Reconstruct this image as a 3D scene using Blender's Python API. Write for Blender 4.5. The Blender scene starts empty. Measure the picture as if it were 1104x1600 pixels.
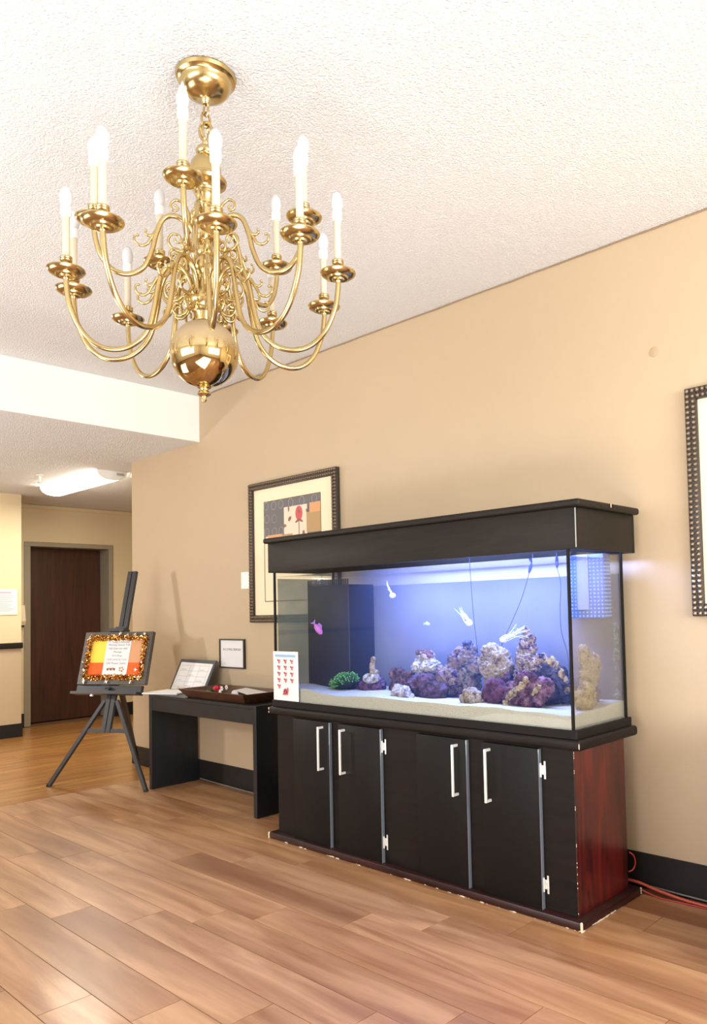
import bpy, bmesh, math, random
from mathutils import Vector, Matrix, noise
PI = math.pi
random.seed(7)
S = bpy.context.scene
COL = S.collection

# ------------------------------------------------------------------ camera
W_PX, H_PX = 1104.0, 1600.0
CAM = dict(f=1196.4454, cx=685.38, cy=897.5, yaw=0.7262, pitch=0.0432, roll=-0.0237, loc=(2.4382, -2.9635, 1.1797))
cd = bpy.data.cameras.new('camera'); cam = bpy.data.objects.new('camera', cd); COL.objects.link(cam)
cd.sensor_fit = 'HORIZONTAL'; cd.sensor_width = 36.0
cd.lens = CAM['f'] / W_PX * 36.0
cd.shift_x = (W_PX / 2 - CAM['cx']) / W_PX
cd.shift_y = (CAM['cy'] - H_PX / 2) / W_PX
cd.clip_start = 0.05
fw = Vector((-math.sin(CAM['yaw']) * math.cos(CAM['pitch']), math.cos(CAM['yaw']) * math.cos(CAM['pitch']), math.sin(CAM['pitch'])))
rt = Vector((math.cos(CAM['yaw']), math.sin(CAM['yaw']), 0)); up = rt.cross(fw)
c_, s_ = math.cos(CAM['roll']), math.sin(CAM['roll'])
r2 = c_ * rt + s_ * up; u2 = -s_ * rt + c_ * up
m = Matrix((r2, u2, -fw)).transposed().to_4x4(); m.translation = Vector(CAM['loc'])
cam.matrix_world = m
S.camera = cam

# ------------------------------------------------------------------ world, lights, exposure
S.view_settings.view_transform = 'Standard'
S.view_settings.look = 'None'
S.view_settings.gamma = 1.0
S.view_settings.use_curve_mapping = False
S.view_settings.exposure = 0.09
S.cycles.transparent_max_bounces = 24
S.cycles.max_bounces = 10
S.cycles.caustics_reflective = False
S.cycles.sample_clamp_indirect = 6.0
wd = bpy.data.worlds.new('world'); S.world = wd; wd.use_nodes = True
wd.node_tree.nodes['Background'].inputs[0].default_value = (0.8, 0.9, 1.0, 1)
wd.node_tree.nodes['Background'].inputs[1].default_value = 1.0

def area(name, loc, rot, sx, sy, power, col):
    l = bpy.data.lights.new(name, 'AREA'); l.shape = 'RECTANGLE'; l.size = sx; l.size_y = sy
    l.energy = power; l.color = col
    o = bpy.data.objects.new(name, l); COL.objects.link(o); o.location = loc; o.rotation_euler = rot
    return o
# daylight through assumed, unseen window openings of the room (east wall, south wall)
area('assumed_daylight_east', (4.56, -1.75, 1.55), (0, PI / 2, 0), 1.3, 2.5, 175, (1.0, 0.98, 0.96))
area('assumed_daylight_south', (0.6, -5.96, 1.6), (PI / 2, 0, 0), 3.6, 1.4, 120, (0.97, 0.98, 1.0))
# added ceiling fill: unseen upward panels near the floor, not real lamps
area('ceiling_fill', (2.3, -2.9, 0.08), (PI, 0, 0), 2.2, 1.5, 110, (1.0, 0.985, 0.96))
area('ceiling_fill_left', (-1.6, -3.7, 0.06), (PI, 0, 0), 1.8, 1.6, 72, (1.0, 0.985, 0.96))
# assumed unseen light on the left, placed to cast the easel's shadow on the wall
lw = area('assumed_shadow_light', (-4.65, -2.95, 1.56), (0, 0, 0), 0.22, 0.22, 36, (1.0, 0.97, 0.93))
lw.rotation_euler = (Vector((-2.6, -0.2, 1.2)) - lw.location).to_track_quat('-Z', 'Y').to_euler()

# ------------------------------------------------------------------ helpers
def new_mat(name):
    mt = bpy.data.materials.new(name); mt.use_nodes = True
    return mt, mt.node_tree.nodes, mt.node_tree.links, mt.node_tree.nodes['Principled BSDF']
def srgb(r, g, b):
    f = lambda v: (v / 255) / 12.92 if v / 255 <= 0.04045 else ((v / 255 + 0.055) / 1.055) ** 2.4
    return (f(r), f(g), f(b), 1)
def mat(name, col, rough=0.5, metal=0.0, spec=0.5, noise_amt=0.0, nscale=20, bump=0.0, bscale=200, coat=0.0, trans=0.0, emit=None, estr=0):
    mt, n, l, p = new_mat(name)
    p.inputs['Base Color'].default_value = col
    p.inputs['Roughness'].default_value = rough
    p.inputs['Metallic'].default_value = metal
    p.inputs['Specular IOR Level'].default_value = spec
    p.inputs['Coat Weight'].default_value = coat
    tc = n.new('ShaderNodeTexCoord')
    if noise_amt:
        nz = n.new('ShaderNodeTexNoise'); nz.inputs['Scale'].default_value = nscale; nz.inputs['Detail'].default_value = 4
        l.new(tc.outputs['Object'], nz.inputs['Vector'])
        mx = n.new('ShaderNodeMix'); mx.data_type = 'RGBA'
        a = tuple(c * (1 - noise_amt) for c in col[:3]) + (1,); b = tuple(min(1, c * (1 + noise_amt)) for c in col[:3]) + (1,)
        mx.inputs[6].default_value = a; mx.inputs[7].default_value = b
        l.new(nz.outputs['Fac'], mx.inputs[0]); l.new(mx.outputs[2], p.inputs['Base Color'])
    if bump:
        nz = n.new('ShaderNodeTexNoise'); nz.inputs['Scale'].default_value = bscale; nz.inputs['Detail'].default_value = 3
        l.new(tc.outputs['Object'], nz.inputs['Vector'])
        bp = n.new('ShaderNodeBump'); bp.inputs['Strength'].default_value = bump; bp.inputs['Distance'].default_value = 0.01
        l.new(nz.outputs['Fac'], bp.inputs['Height']); l.new(bp.outputs['Normal'], p.inputs['Normal'])
    if emit:
        p.inputs['Emission Color'].default_value = emit; p.inputs['Emission Strength'].default_value = estr
    return mt
def ramp(n, stops):
    r = n.new('ShaderNodeValToRGB'); e = r.color_ramp.elements
    while len(e) < len(stops): e.new(0.5)
    for x, (p, c) in zip(e, stops): x.position = p; x.color = c
    return r
def wood(name, c0, c1, scale=(2, 30, 30), rough=0.35, coat=0.0, rand=0.0, knots=None, spec=0.5, contrast=(0.3, 0.7), dist=1.6):
    mt, n, l, p = new_mat(name)
    tc = n.new('ShaderNodeTexCoord'); mp = n.new('ShaderNodeMapping'); mp.inputs['Scale'].default_value = scale
    oi = n.new('ShaderNodeObjectInfo')
    ad = n.new('ShaderNodeVectorMath'); ad.operation = 'ADD'
    ml = n.new('ShaderNodeMath'); ml.operation = 'MULTIPLY'; ml.inputs[1].default_value = 37.0
    l.new(oi.outputs['Random'], ml.inputs[0]); l.new(tc.outputs['Object'], ad.inputs[0]); l.new(ml.outputs[0], ad.inputs[1])
    l.new(ad.outputs[0], mp.inputs['Vector'])
    nz = n.new('ShaderNodeTexNoise'); nz.inputs['Scale'].default_value = 1.0; nz.inputs['Detail'].default_value = 6
    nz.inputs['Roughness'].default_value = 0.6; nz.inputs['Distortion'].default_value = dist
    l.new(mp.outputs[0], nz.inputs['Vector'])
    r = ramp(n, [(contrast[0], c0), (contrast[1], c1)])
    l.new(nz.outputs['Fac'], r.inputs[0]); out = r.outputs[0]
    if knots:
        n2 = n.new('ShaderNodeTexNoise'); n2.inputs['Scale'].default_value = 1.0; n2.inputs['Detail'].default_value = 2
        m2 = n.new('ShaderNodeMapping'); m2.inputs['Scale'].default_value = (scale[0] * .45, scale[1] * .33, scale[2] * .33)
        l.new(ad.outputs[0], m2.inputs['Vector']); l.new(m2.outputs[0], n2.inputs['Vector'])
        r2_ = ramp(n, [(0.52, (0, 0, 0, 1)), (0.78, (1, 1, 1, 1))]); l.new(n2.outputs['Fac'], r2_.inputs[0])
        mx = n.new('ShaderNodeMix'); mx.data_type = 'RGBA'; mx.inputs[7].default_value = knots
        l.new(r2_.outputs[0], mx.inputs[0]); l.new(out, mx.inputs[6]); out = mx.outputs[2]
    if rand:
        hs = n.new('ShaderNodeHueSaturation')
        mr = n.new('ShaderNodeMapRange'); mr.inputs['To Min'].default_value = 1 - rand; mr.inputs['To Max'].default_value = 1 + rand
        l.new(oi.outputs['Random'], mr.inputs['Value']); l.new(mr.outputs[0], hs.inputs['Value']); l.new(out, hs.inputs['Color']); out = hs.outputs[0]
    l.new(out, p.inputs['Base Color'])
    p.inputs['Roughness'].default_value = rough; p.inputs['Coat Weight'].default_value = coat; p.inputs['Coat Roughness'].default_value = 0.15
    p.inputs['Specular IOR Level'].default_value = spec
    bp = n.new('ShaderNodeBump'); bp.inputs['Strength'].default_value = 0.08; bp.inputs['Distance'].default_value = 0.002
    l.new(nz.outputs['Fac'], bp.inputs['Height']); l.new(bp.outputs['Normal'], p.inputs['Normal'])
    return mt

class MB:
    """collects shapes into one mesh object (world coordinates, made local to the parent)"""
    def __init__(s): s.bm = bmesh.new(); s.mi = 0
    def _fin(s, faces):
        for f in faces: f.material_index = s.mi
    def box(s, x0, x1, y0, y1, z0, z1, bev=0.0, seg=2, M=None):
        b = bmesh.new(); bmesh.ops.create_cube(b, size=1.0)
        for v in b.verts: v.co = Vector(((x0 + x1) / 2 + v.co.x * (x1 - x0), (y0 + y1) / 2 + v.co.y * (y1 - y0), (z0 + z1) / 2 + v.co.z * (z1 - z0)))
        if bev: bmesh.ops.bevel(b, geom=b.edges[:], offset=bev, segments=seg, affect='EDGES', profile=0.5)
        s.add(b, M); return s
    def add(s, b, M=None):
        mp = {}
        for v in b.verts: mp[v] = s.bm.verts.new((M @ v.co) if M else v.co)
        for f in b.faces:
            try: nf = s.bm.faces.new([mp[v] for v in f.verts]); nf.material_index = s.mi
            except ValueError: pass
        b.free()
    def poly(s, pts, faces, M=None):
        vs = [s.bm.verts.new((M @ Vector(p)) if M else p) for p in pts]
        for f in faces:
            nf = s.bm.faces.new([vs[i] for i in f]); nf.material_index = s.mi
        return s
    def prism(s, outline, off):
        """outline: list of 3-D points (planar), extruded by vector off"""
        off = Vector(off); n = len(outline)
        a = [s.bm.verts.new(Vector(p)) for p in outline]; b = [s.bm.verts.new(Vector(p) + off) for p in outline]
        fs = [s.bm.faces.new(a[::-1]), s.bm.faces.new(b)]
        for i in range(n): fs.append(s.bm.faces.new([a[i], a[(i + 1) % n], b[(i + 1) % n], b[i]]))
        s._fin(fs); return s
    def lathe(s, prof, base=(0, 0, 0), seg=24, lean=None, axis=None):
        rings = []
        R = axis.to_track_quat('Z', 'Y').to_matrix() if axis else None
        for r, z in prof:
            ring = []
            for i in range(seg):
                a = 2 * PI * i / seg
                p = Vector((r * math.cos(a), r * math.sin(a), z))
                if R: p = R @ p
                p = p + Vector(base)
                if lean: p += Vector(lean(z))
                ring.append(s.bm.verts.new(p))
            rings.append(ring)
        fs = []
        for a, b in zip(rings, rings[1:]):
            for i in range(seg): fs.append(s.bm.faces.new([a[i], a[(i + 1) % seg], b[(i + 1) % seg], b[i]]))
        fs.append(s.bm.faces.new(rings[0][::-1])); fs.append(s.bm.faces.new(rings[-1]))
        s._fin(fs); return s
    def tube(s, pts, rad, sides=8, closed=False):
        pts = [Vector(p) for p in pts]; n = len(pts)
        rs = rad if isinstance(rad, (list, tuple)) else [rad] * n
        prev = None; rings = []
        for i, p in enumerate(pts):
            if closed: t = pts[(i + 1) % n] - pts[i - 1]
            else: t = pts[min(i + 1, n - 1)] - pts[max(i - 1, 0)]
            if t.length < 1e-9: t = Vector((0, 0, 1))
            t.normalize()
            if prev is None:
                a = Vector((0, 0, 1)) if abs(t.z) < 0.9 else Vector((1, 0, 0)); u = t.cross(a).normalized()
            else:
                u = prev - t * prev.dot(t); u = u.normalized() if u.length > 1e-6 else t.orthogonal().normalized()
            prev = u; v = t.cross(u)
            rings.append([s.bm.verts.new(p + (u * math.cos(2 * PI * k / sides) + v * math.sin(2 * PI * k / sides)) * rs[i]) for k in range(sides)])
        fs = []
        for i in range(n if closed else n - 1):
            a, b = rings[i], rings[(i + 1) % n]
            for k in range(sides): fs.append(s.bm.faces.new([a[k], a[(k + 1) % sides], b[(k + 1) % sides], b[k]]))
        if not closed: fs.append(s.bm.faces.new(rings[0][::-1])); fs.append(s.bm.faces.new(rings[-1]))
        s._fin(fs); return s
    def ball(s, c, r, sub=2, sc=(1, 1, 1), R=None):
        b = bmesh.new(); bmesh.ops.create_icosphere(b, subdivisions=sub, radius=r)
        for v in b.verts:
            q = Vector((v.co.x * sc[0], v.co.y * sc[1], v.co.z * sc[2]))
            v.co = (R @ q if R else q) + Vector(c)
        s.add(b); return s
    def build(s, name, mats, parent=None, smooth=35, org=None):
        me = bpy.data.meshes.new(name)
        bmesh.ops.recalc_face_normals(s.bm, faces=s.bm.faces[:])
        o_ = Vector((0, 0, 0))
        if parent is not None: o_ = root_of(parent)
        elif org is not None: o_ = Vector(org)
        for v in s.bm.verts: v.co -= o_
        s.bm.to_mesh(me); s.bm.free()
        for x in (mats if isinstance(mats, (list, tuple)) else [mats]): me.materials.append(x)
        if smooth:
            for p in me.polygons: p.use_smooth = True
            me.set_sharp_from_angle(angle=math.radians(smooth))
        o = bpy.data.objects.new(name, me); COL.objects.link(o)
        if parent is not None: o.parent = parent
        elif org is not None: o.location = org
        return o
def root_of(o):
    p = Vector(o.location)
    while o.parent: o = o.parent; p += Vector(o.location)
    return p
def thing(name, label, cat, loc, group=None):
    o = bpy.data.objects.new(name, None); COL.objects.link(o); o.location = loc
    o.empty_display_size = 0.1
    o['label'] = label; o['category'] = cat
    if group: o['group'] = group
    return o
def tag(o, label, cat, group=None):
    o['label'] = label; o['category'] = cat
    if group: o['group'] = group
    return o
def struct(o): o['kind'] = 'structure'; return o
def smoothpath(pts, sub=5):
    """Catmull-Rom through the points"""
    P = [Vector(p) for p in pts]; out = []
    for i in range(len(P) - 1):
        p0 = P[max(i - 1, 0)]; p1 = P[i]; p2 = P[i + 1]; p3 = P[min(i + 2, len(P) - 1)]
        for k in range(sub):
            t = k / sub
            out.append(0.5 * ((2 * p1) + (p2 - p0) * t + (2 * p0 - 5 * p1 + 4 * p2 - p3) * t * t + (3 * p1 - p0 - 3 * p2 + p3) * t ** 3))
    out.append(P[-1]); return out
def text_mesh(txt, size, M, mb, align='CENTER'):
    cu = bpy.data.curves.new('t', 'FONT'); cu.body = txt; cu.size = size; cu.align_x = align; cu.extrude = 0.0002; cu.resolution_u = 2
    o = bpy.data.objects.new('t', cu); COL.objects.link(o)
    dg = bpy.context.evaluated_depsgraph_get(); me = bpy.data.meshes.new_from_object(o.evaluated_get(dg))
    b = bmesh.new(); b.from_mesh(me); mb.add(b, M)
    bpy.data.objects.remove(o); bpy.data.curves.remove(cu); bpy.data.meshes.remove(me)

# ------------------------------------------------------------------ materials
def wall_paint(name, col):
    return mat(name, col, rough=0.55, spec=0.35, noise_amt=0.03, nscale=2.5, bump=0.05, bscale=140)
M_wall = wall_paint('tan_paint', srgb(187, 166, 136))
M_plain = mat('off_white_paint', srgb(236, 230, 220), rough=.7)
M_wall2 = wall_paint('cream_paint', srgb(216, 198, 160))
M_soffit = mat('white_paint', srgb(246, 244, 238), rough=0.6)
def popcorn():
    mt, n, l, p = new_mat('popcorn_ceiling')
    tc = n.new('ShaderNodeTexCoord')
    nz = n.new('ShaderNodeTexNoise'); nz.inputs['Scale'].default_value = 120; nz.inputs['Detail'].default_value = 3.5; nz.inputs['Roughness'].default_value = .62
    l.new(tc.outputs['Object'], nz.inputs['Vector'])
    r = ramp(n, [(0.38, (0, 0, 0, 1)), (0.66, (1, 1, 1, 1))]); l.new(nz.outputs['Fac'], r.inputs[0])
    bp = n.new('ShaderNodeBump'); bp.inputs['Strength'].default_value = 0.8; bp.inputs['Distance'].default_value = 0.009
    l.new(r.outputs[0], bp.inputs['Height']); l.new(bp.outputs['Normal'], p.inputs['Normal'])
    p.inputs['Base Color'].default_value = srgb(247, 247, 246); p.inputs['Roughness'].default_value = 0.9; p.inputs['Specular IOR Level'].default_value = 0.1
    return mt
M_ceil = popcorn()
M_base = mat('dark_vinyl', srgb(31, 28, 26), rough=0.5, spec=.3)
M_plank = wood('vinyl_plank', srgb(140, 94, 59), srgb(188, 144, 102), scale=(1.3, 11, 11), rough=0.4, coat=0.12, rand=0.07, knots=srgb(122, 76, 48), contrast=(0.32, 0.66), dist=.65)
M_plank_y = wood('hall_plank_lamplit', srgb(136, 88, 42), srgb(188, 138, 78), scale=(17, 1.2, 17), rough=0.3, coat=0.3, rand=0.16, knots=srgb(138, 86, 40), contrast=(0.3, 0.7))  # the hall lamp's warm light is put into this orange tone
M_gap = mat('floor_underlay', srgb(120, 84, 58), rough=0.6)
M_black = wood('black_stain', srgb(17, 13, 12), srgb(30, 24, 21), scale=(2, 30, 30), rough=0.5, spec=0.2)
M_blackdoor = mat('black_laminate', srgb(19, 17, 16), rough=0.5, spec=0.2)
M_edge = mat('glossy_edge_highlight', srgb(100, 108, 118), rough=0.12, spec=0.9, coat=1.0)  # window highlight on the door edges put into this pale colour
M_hood = wood('hood_stain', srgb(22, 18, 14), srgb(34, 29, 23), scale=(3, 30, 30), rough=0.5, spec=0.22)
M_mahog = wood('mahogany_stain', srgb(32, 11, 13), srgb(112, 31, 24), scale=(12, 12, 1.6), rough=0.3, coat=0.3, contrast=(0.3, 0.74))
M_plinth = wood('plinth_stain', srgb(18, 10, 10), srgb(58, 22, 22), scale=(3, 14, 14), rough=0.38)
M_chip = mat('bare_chipped_wood', srgb(222, 204, 176), rough=0.8)
M_tablewood = wood('espresso_laminate', srgb(13, 15, 18), srgb(25, 28, 33), scale=(14, 14, 2), rough=0.4)
M_chrome = mat('brushed_nickel', srgb(240, 238, 232), rough=0.3, metal=0.45)
M_brass = mat('polished_brass', (0.54, 0.41, 0.19, 1), rough=0.22, metal=1.0, noise_amt=0.06, nscale=30)
M_brass_dull = mat('dusty_brass', (0.74, 0.57, 0.33, 1), rough=0.42, metal=1.0)
M_ivory = mat('ivory_plastic', srgb(206, 192, 166), rough=0.5)
M_bulb = mat('frosted_bulb', srgb(206, 205, 204), rough=0.3)
M_white = mat('white_plastic', srgb(232, 231, 227), rough=0.4)
M_paper = mat('white_paper', srgb(222, 221, 220), rough=0.7)
M_cream = mat('cream_mat', srgb(240, 222, 188), rough=0.8)
M_ink = mat('grey_ink', srgb(110, 106, 104), rough=0.8)
M_inkf = mat('faint_ink', srgb(176, 170, 162), rough=0.8)
M_redink = mat('red_ink', srgb(206, 92, 98), rough=0.8)
M_dkredink = mat('dark_red_ink', srgb(172, 84, 90), rough=0.8)
M_blueink = mat('blue_ink', srgb(140, 178, 208), rough=0.8)
M_frame = mat('dark_bronze_frame', srgb(52, 44, 36), rough=0.4)
M_bead = mat('bronze_bead', srgb(136, 120, 102), rough=0.28, metal=0.7)
M_easel = mat('grey_black_paint', srgb(50, 49, 50), rough=0.42)
M_easel_dk = mat('dark_easel_leg', srgb(32, 30, 29), rough=0.4)
M_steel = mat('painted_steel', srgb(152, 142, 122), rough=0.4, noise_amt=.04)
M_doorw = wood('walnut_door', srgb(46, 24, 17), srgb(82, 46, 32), scale=(22, 22, 1.2), rough=0.45, contrast=(.25, .75))

# ------------------------------------------------------------------ room shell
HC, HS, XS, XE, XD, XL = 2.744, 2.4134, -2.472, -3.49, -6.421, -5.775
b = MB(); b.box(-7.0, 4.8, -6.2, 4.2, -0.12, -0.004)
floor = struct(b.build('floor', M_gap, smooth=0))
b = MB(); b.box(XS, 4.8, -6.2, 0.2, HC, HC + 0.1); ceiling = struct(b.build('ceiling', M_ceil, smooth=0))
b = MB(); b.box(-7.0, XS - .02, -6.2, 4.2, HS, HS + 0.1); struct(b.build('ceiling_hall', M_ceil, smooth=0))
b = MB(); b.box(XS - 0.02, XS, -6.2, 0.0, HS, HC); struct(b.build('trim_1', M_soffit, smooth=0))
b = MB(); b.box(XE, 4.8, 0, 0.2, 0, HC); wall_right = struct(b.build('wall_right', M_wall, smooth=0))
b = MB(); b.box(XE, XE + .2, 0.2, 4.2, 0, HS); struct(b.build('wall_hall', M_wall2, smooth=0))
# east wall with its assumed window opening
b = MB(); b.box(4.6, 4.8, -6.2, 0, 0, 0.9).box(4.6, 4.8, -6.2, 0, 2.2, HC).box(4.6, 4.8, -0.5, 0, 0.9, 2.2).box(4.6, 4.8, -6.2, -3.0, 0.9, 2.2)
struct(b.build('wall_east', M_plain, smooth=0))
b = MB(); b.box(-7.0, 4.6, -6.2, -6.0, 0, 0.9).box(-7, 4.6, -6.2, -6.0, 2.3, HC).box(-7, -1.2, -6.2, -6, .9, 2.3).box(2.4, 4.6, -6.2, -6, .9, 2.3)  # south wall, its window opening assumed too
struct(b.build('wall_south', M_plain, smooth=0))
# west: block wall in front of the door wall
b = MB(); b.box(-7.0, XL, -6.0, -0.011, .9, HS); b.mi = 1; b.box(-7.0, XL, -6.0, -0.011, 0, .9); struct(b.build('wall_west', [M_wall2, M_wall], smooth=0))
DY0, DY1, DZ = 0.246, 1.228, 2.004
b = MB()
b.box(-7.0, XD, -0.011, DY0 + .02, 0, HS).box(-7.0, XD, DY1 - .02, 4.2, 0, HS).box(-7.0, XD, DY0 + .02, DY1 - .02, DZ - .02, HS).box(-7.0, -6.75, DY0 + .02, DY1 - .02, 0, DZ - .02)
struct(b.build('wall_door', M_wall2, smooth=0))
b = MB(); b.box(XE + .2, XE + .3, 4.0, 4.2, 0, HS).box(-7, XE, 4.0, 4.2, 0, HS); struct(b.build('wall_north', M_wall2, smooth=0))
b = MB(); b.box(XD, XD + .018, -.01, 4.0, HS - .042, HS - .004); struct(b.build('trim_2', M_wall2, smooth=0))
b = MB(); b.box(XE, 4.6, -0.009, 0, 0.0, 0.143, .002, 1); struct(b.build('baseboard_right', M_base))
b = MB(); b.box(XE - .009, XE, -0.009, 4.0, 0.0, 0.143, .002, 1); struct(b.build('baseboard_hall', M_base))
b = MB(); b.box(XL, XL + .009, -6.0, -0.002, 0.0, 0.131, .002, 1); struct(b.build('baseboard_west', M_base))
b = MB(); b.box(XD, XD + .009, DY1 + .002, 4.0, 0.0, 0.146, .002, 1).box(XD, XD + .009, -.01, DY0 - .002, 0, .146, .002, 1); struct(b.build('baseboard_door', M_base))
b = MB(); b.box(XL, XL + .035, -5.9, -0.004, 0.873, 0.93, .01, 2); struct(b.build('trim_3', M_base))
b = MB(); rnd = random.Random(8); b.tube([(XS + .03 + i * .12, -.0035, HC - .003 - .004 * rnd.random()) for i in range(59)], .0032, 6); struct(b.build('trim_4', mat('ceiling_edge_shadow', srgb(150, 122, 92), rough=.7)))  # thin bead along the ceiling edge; its brown stands in for shadow
# door
b = MB(); b.box(-6.68, -6.63, DY0 + .07, DY1 - .055, 0.008, DZ - .055, .002, 1)
door = struct(b.build('door_1', M_doorw))
fr = MB(); fr.box(-6.72, XD + .012, DY0, DY0 + .066, 0, DZ - .05, .003, 1).build('door_jamb', M_steel, door)
fr = MB(); fr.box(-6.72, XD + .012, DY1 - .052, DY1, 0, DZ - .05, .003, 1).build('door_jamb', M_steel, door)
fr = MB(); fr.box(-6.72, XD + .014, DY0, DY1, DZ - .05, DZ, .003, 1).build('door_header', M_steel, door)

# floor planks, each a piece of the floor
def plank_piece(x0, x1, y0, y1, mt, along):
    g = 0.0008
    key = (round(x1 - x0, 3), round(y1 - y0, 3), mt.name)
    me = plank_cache.get(key)
    if me is None:
        bm = bmesh.new(); bmesh.ops.create_cube(bm, size=1.0)
        w, h = x1 - x0 - 2 * g, y1 - y0 - 2 * g
        for v in bm.verts:
            top = v.co.z > 0
            k = 0.0006 if top else 0
            v.co = Vector((v.co.x * (w - 2 * k), v.co.y * (h - 2 * k), 0 if top else -0.006))
        me = bpy.data.meshes.new('plank'); bm.to_mesh(me); bm.free(); me.materials.append(mt); plank_cache[key] = me
    o = bpy.data.objects.new('plank', me); COL.objects.link(o); o.parent = floor
    o.location = ((x0 + x1) / 2, (y0 + y1) / 2, 0)
plank_cache = {}
LP, WP = 1.22, 0.164
joint = {0: .10, 1: 1.099, 2: .93, 3: .739, 4: .471, 5: .21, 6: -.104, 7: -.267, 8: -.467, 9: .476, 10: .236, 11: -.015, 12: -.26, 13: -.5, 14: -.75, 15: .1}
X_BORDER = -2.86
for k in range(16):
    yc = -(0.155 + WP * k); y0, y1 = yc - WP / 2, yc + WP / 2
    x = joint[k] - 4 * LP
    while x < 2.2:
        a, c = max(x, X_BORDER), x + LP
        if c > X_BORDER + .02: plank_piece(a, c, y0, y1, M_plank, 'x')
        x += LP
x = X_BORDER; rem = [(x, x + LP)]
plank_piece(-2.86, -0.2, -.073, -.009, M_plank, 'x'); plank_piece(-.2, 2.2, -.073, -.009, M_plank, 'x')
# border strip and hallway planks run the other way
for yb in (-2.6, -1.38, -.16):
    plank_piece(-2.96, X_BORDER, yb, min(yb + LP, -.009), M_plank_y, 'y')
k = 0; x = -2.96
rnd = random.Random(3)
while x > -6.8:
    x0 = x - 0.122; y = -2.4 + rnd.random() * -1.1
    lim = -.009 if x0 > XE - .02 else (4.0 if x0 > XD else (-.011))
    while y < 3.0:
        ye = min(y + LP, lim)
        lo = y
        if x0 < XL: lo = max(y, -.011)
        if x0 < XD: break
        if ye - lo > .05: plank_piece(x0, x, lo, ye, M_plank_y, 'y')
        y += LP
        if y >= lim: break
    x = x0

# ------------------------------------------------------------------ ceiling light and sprinkler in the hall
M_tube = mat('lit_diffuser', srgb(255, 250, 235), rough=0.5, emit=(1.0, 0.93, 0.77, 1), estr=15.0)
fx0, fx1, fyc, fw_ = -5.16, -3.95, 0.06, 0.125
t = thing('wraparound_ceiling_light', 'lit white fluorescent wraparound light on the low hall ceiling', 'ceiling light', (-4.55, fyc, HS))
b = MB(); prof = [(math.cos(a) * fw_, -abs(math.sin(a)) ** .8 * 0.075) for a in [PI * i / 16 for i in range(17)]]
b.prism([(fx0 + .012, fyc + y, HS - .004 + z) for y, z in prof], (fx1 - fx0 - .024, 0, 0)); b.build('diffuser', M_tube, t, smooth=50)
for xx in (fx0, fx1 - .012):
    b = MB(); b.prism([(xx, fyc + y * 1.04, HS - .001 + z * 1.05) for y, z in prof], (.014, 0, 0)); b.build('end_cap', M_white, t, smooth=50)
b = MB(); b.box(fx1 + .002, fx1 + .010, fyc + .035, fyc + .10, HS - .036, HS - .016, .002, 1); b.build('latch', mat('grey_plastic', srgb(170, 166, 158)), t)
hl = area('hall_tube_glow', (-4.55, fyc, HS - 0.10), (0, 0, 0), 1.1, 0.2, 28, (1.0, 0.95, 0.82)); 
t = thing('fire_sprinkler', 'small pendent fire sprinkler hanging from the low hall ceiling', 'sprinkler', (-4.528, -.31, HS))
b = MB(); b.lathe([(.030, 0), (.030, -.004), (.016, -.012), (.012, -.012)], (-4.528, -.31, HS)); b.build('escutcheon', M_chrome, t)
b = MB(); b.lathe([(.010, -.012), (.010, -.035), (.006, -.04), (.004, -.05)], (-4.528, -.31, HS), 12)
for s in (-1, 1): b.tube([(-4.528 + s * .009, -.31, HS - .034), (-4.528 + s * .013, -.31, HS - .05), (-4.528 + s * .004, -.31, HS - .066)], .0025, 6)
b.build('sprinkler_body', M_chrome, t)
b = MB(); b.lathe([(.017, -.066), (.019, -.068), (.017, -.070)], (-4.528, -.31, HS), 16); b.build('deflector', M_chrome, t)

# west wall notice, dispenser on the door wall
t = thing('wall_notice', 'white printed notice in a thin cream frame on the far left wall', 'notice', (XL, -.13, 1.335))
b = MB(); b.box(XL, XL + .010, -.42, -.047, 1.205, 1.463, .003, 1); b.build('frame', M_cream, t)
b = MB(); b.box(XL + .010, XL + .0115, -.41, -.056, 1.216, 1.454); b.build('sheet', M_paper, t)
b = MB()
b.box(XL + .0115, XL + .012, -.28, -.11, 1.424, 1.431)
b.mi = 1
for i in range(9):
    z = 1.40 - i * .019; w = (.16, .15, .12, .15, .1, .14, .12, .16, .13)[i]
    b.box(XL + .0115, XL + .012, -.23 - w, -.23 + w * .9, z - .0035, z + .0025)
b.build('printed_lines', [M_redink, M_inkf], t, smooth=0)
t = thing('wall_dispenser', 'cream wedge dispenser on the wall left of the brown door', 'dispenser', (XD, .215, 1.2))
b = MB(); b.prism([(XD, .19, 1.095), (XD + .05, .19, 1.095), (XD + .075, .19, 1.14), (XD + .045, .19, 1.31), (XD, .19, 1.31)], (0, .05, 0)); b.build('body', M_cream, t)
b = MB(); b.box(XD + .01, XD + .055, .198, .232, 1.075, 1.095, .003, 1); b.build('nozzle', M_base, t)

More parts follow.
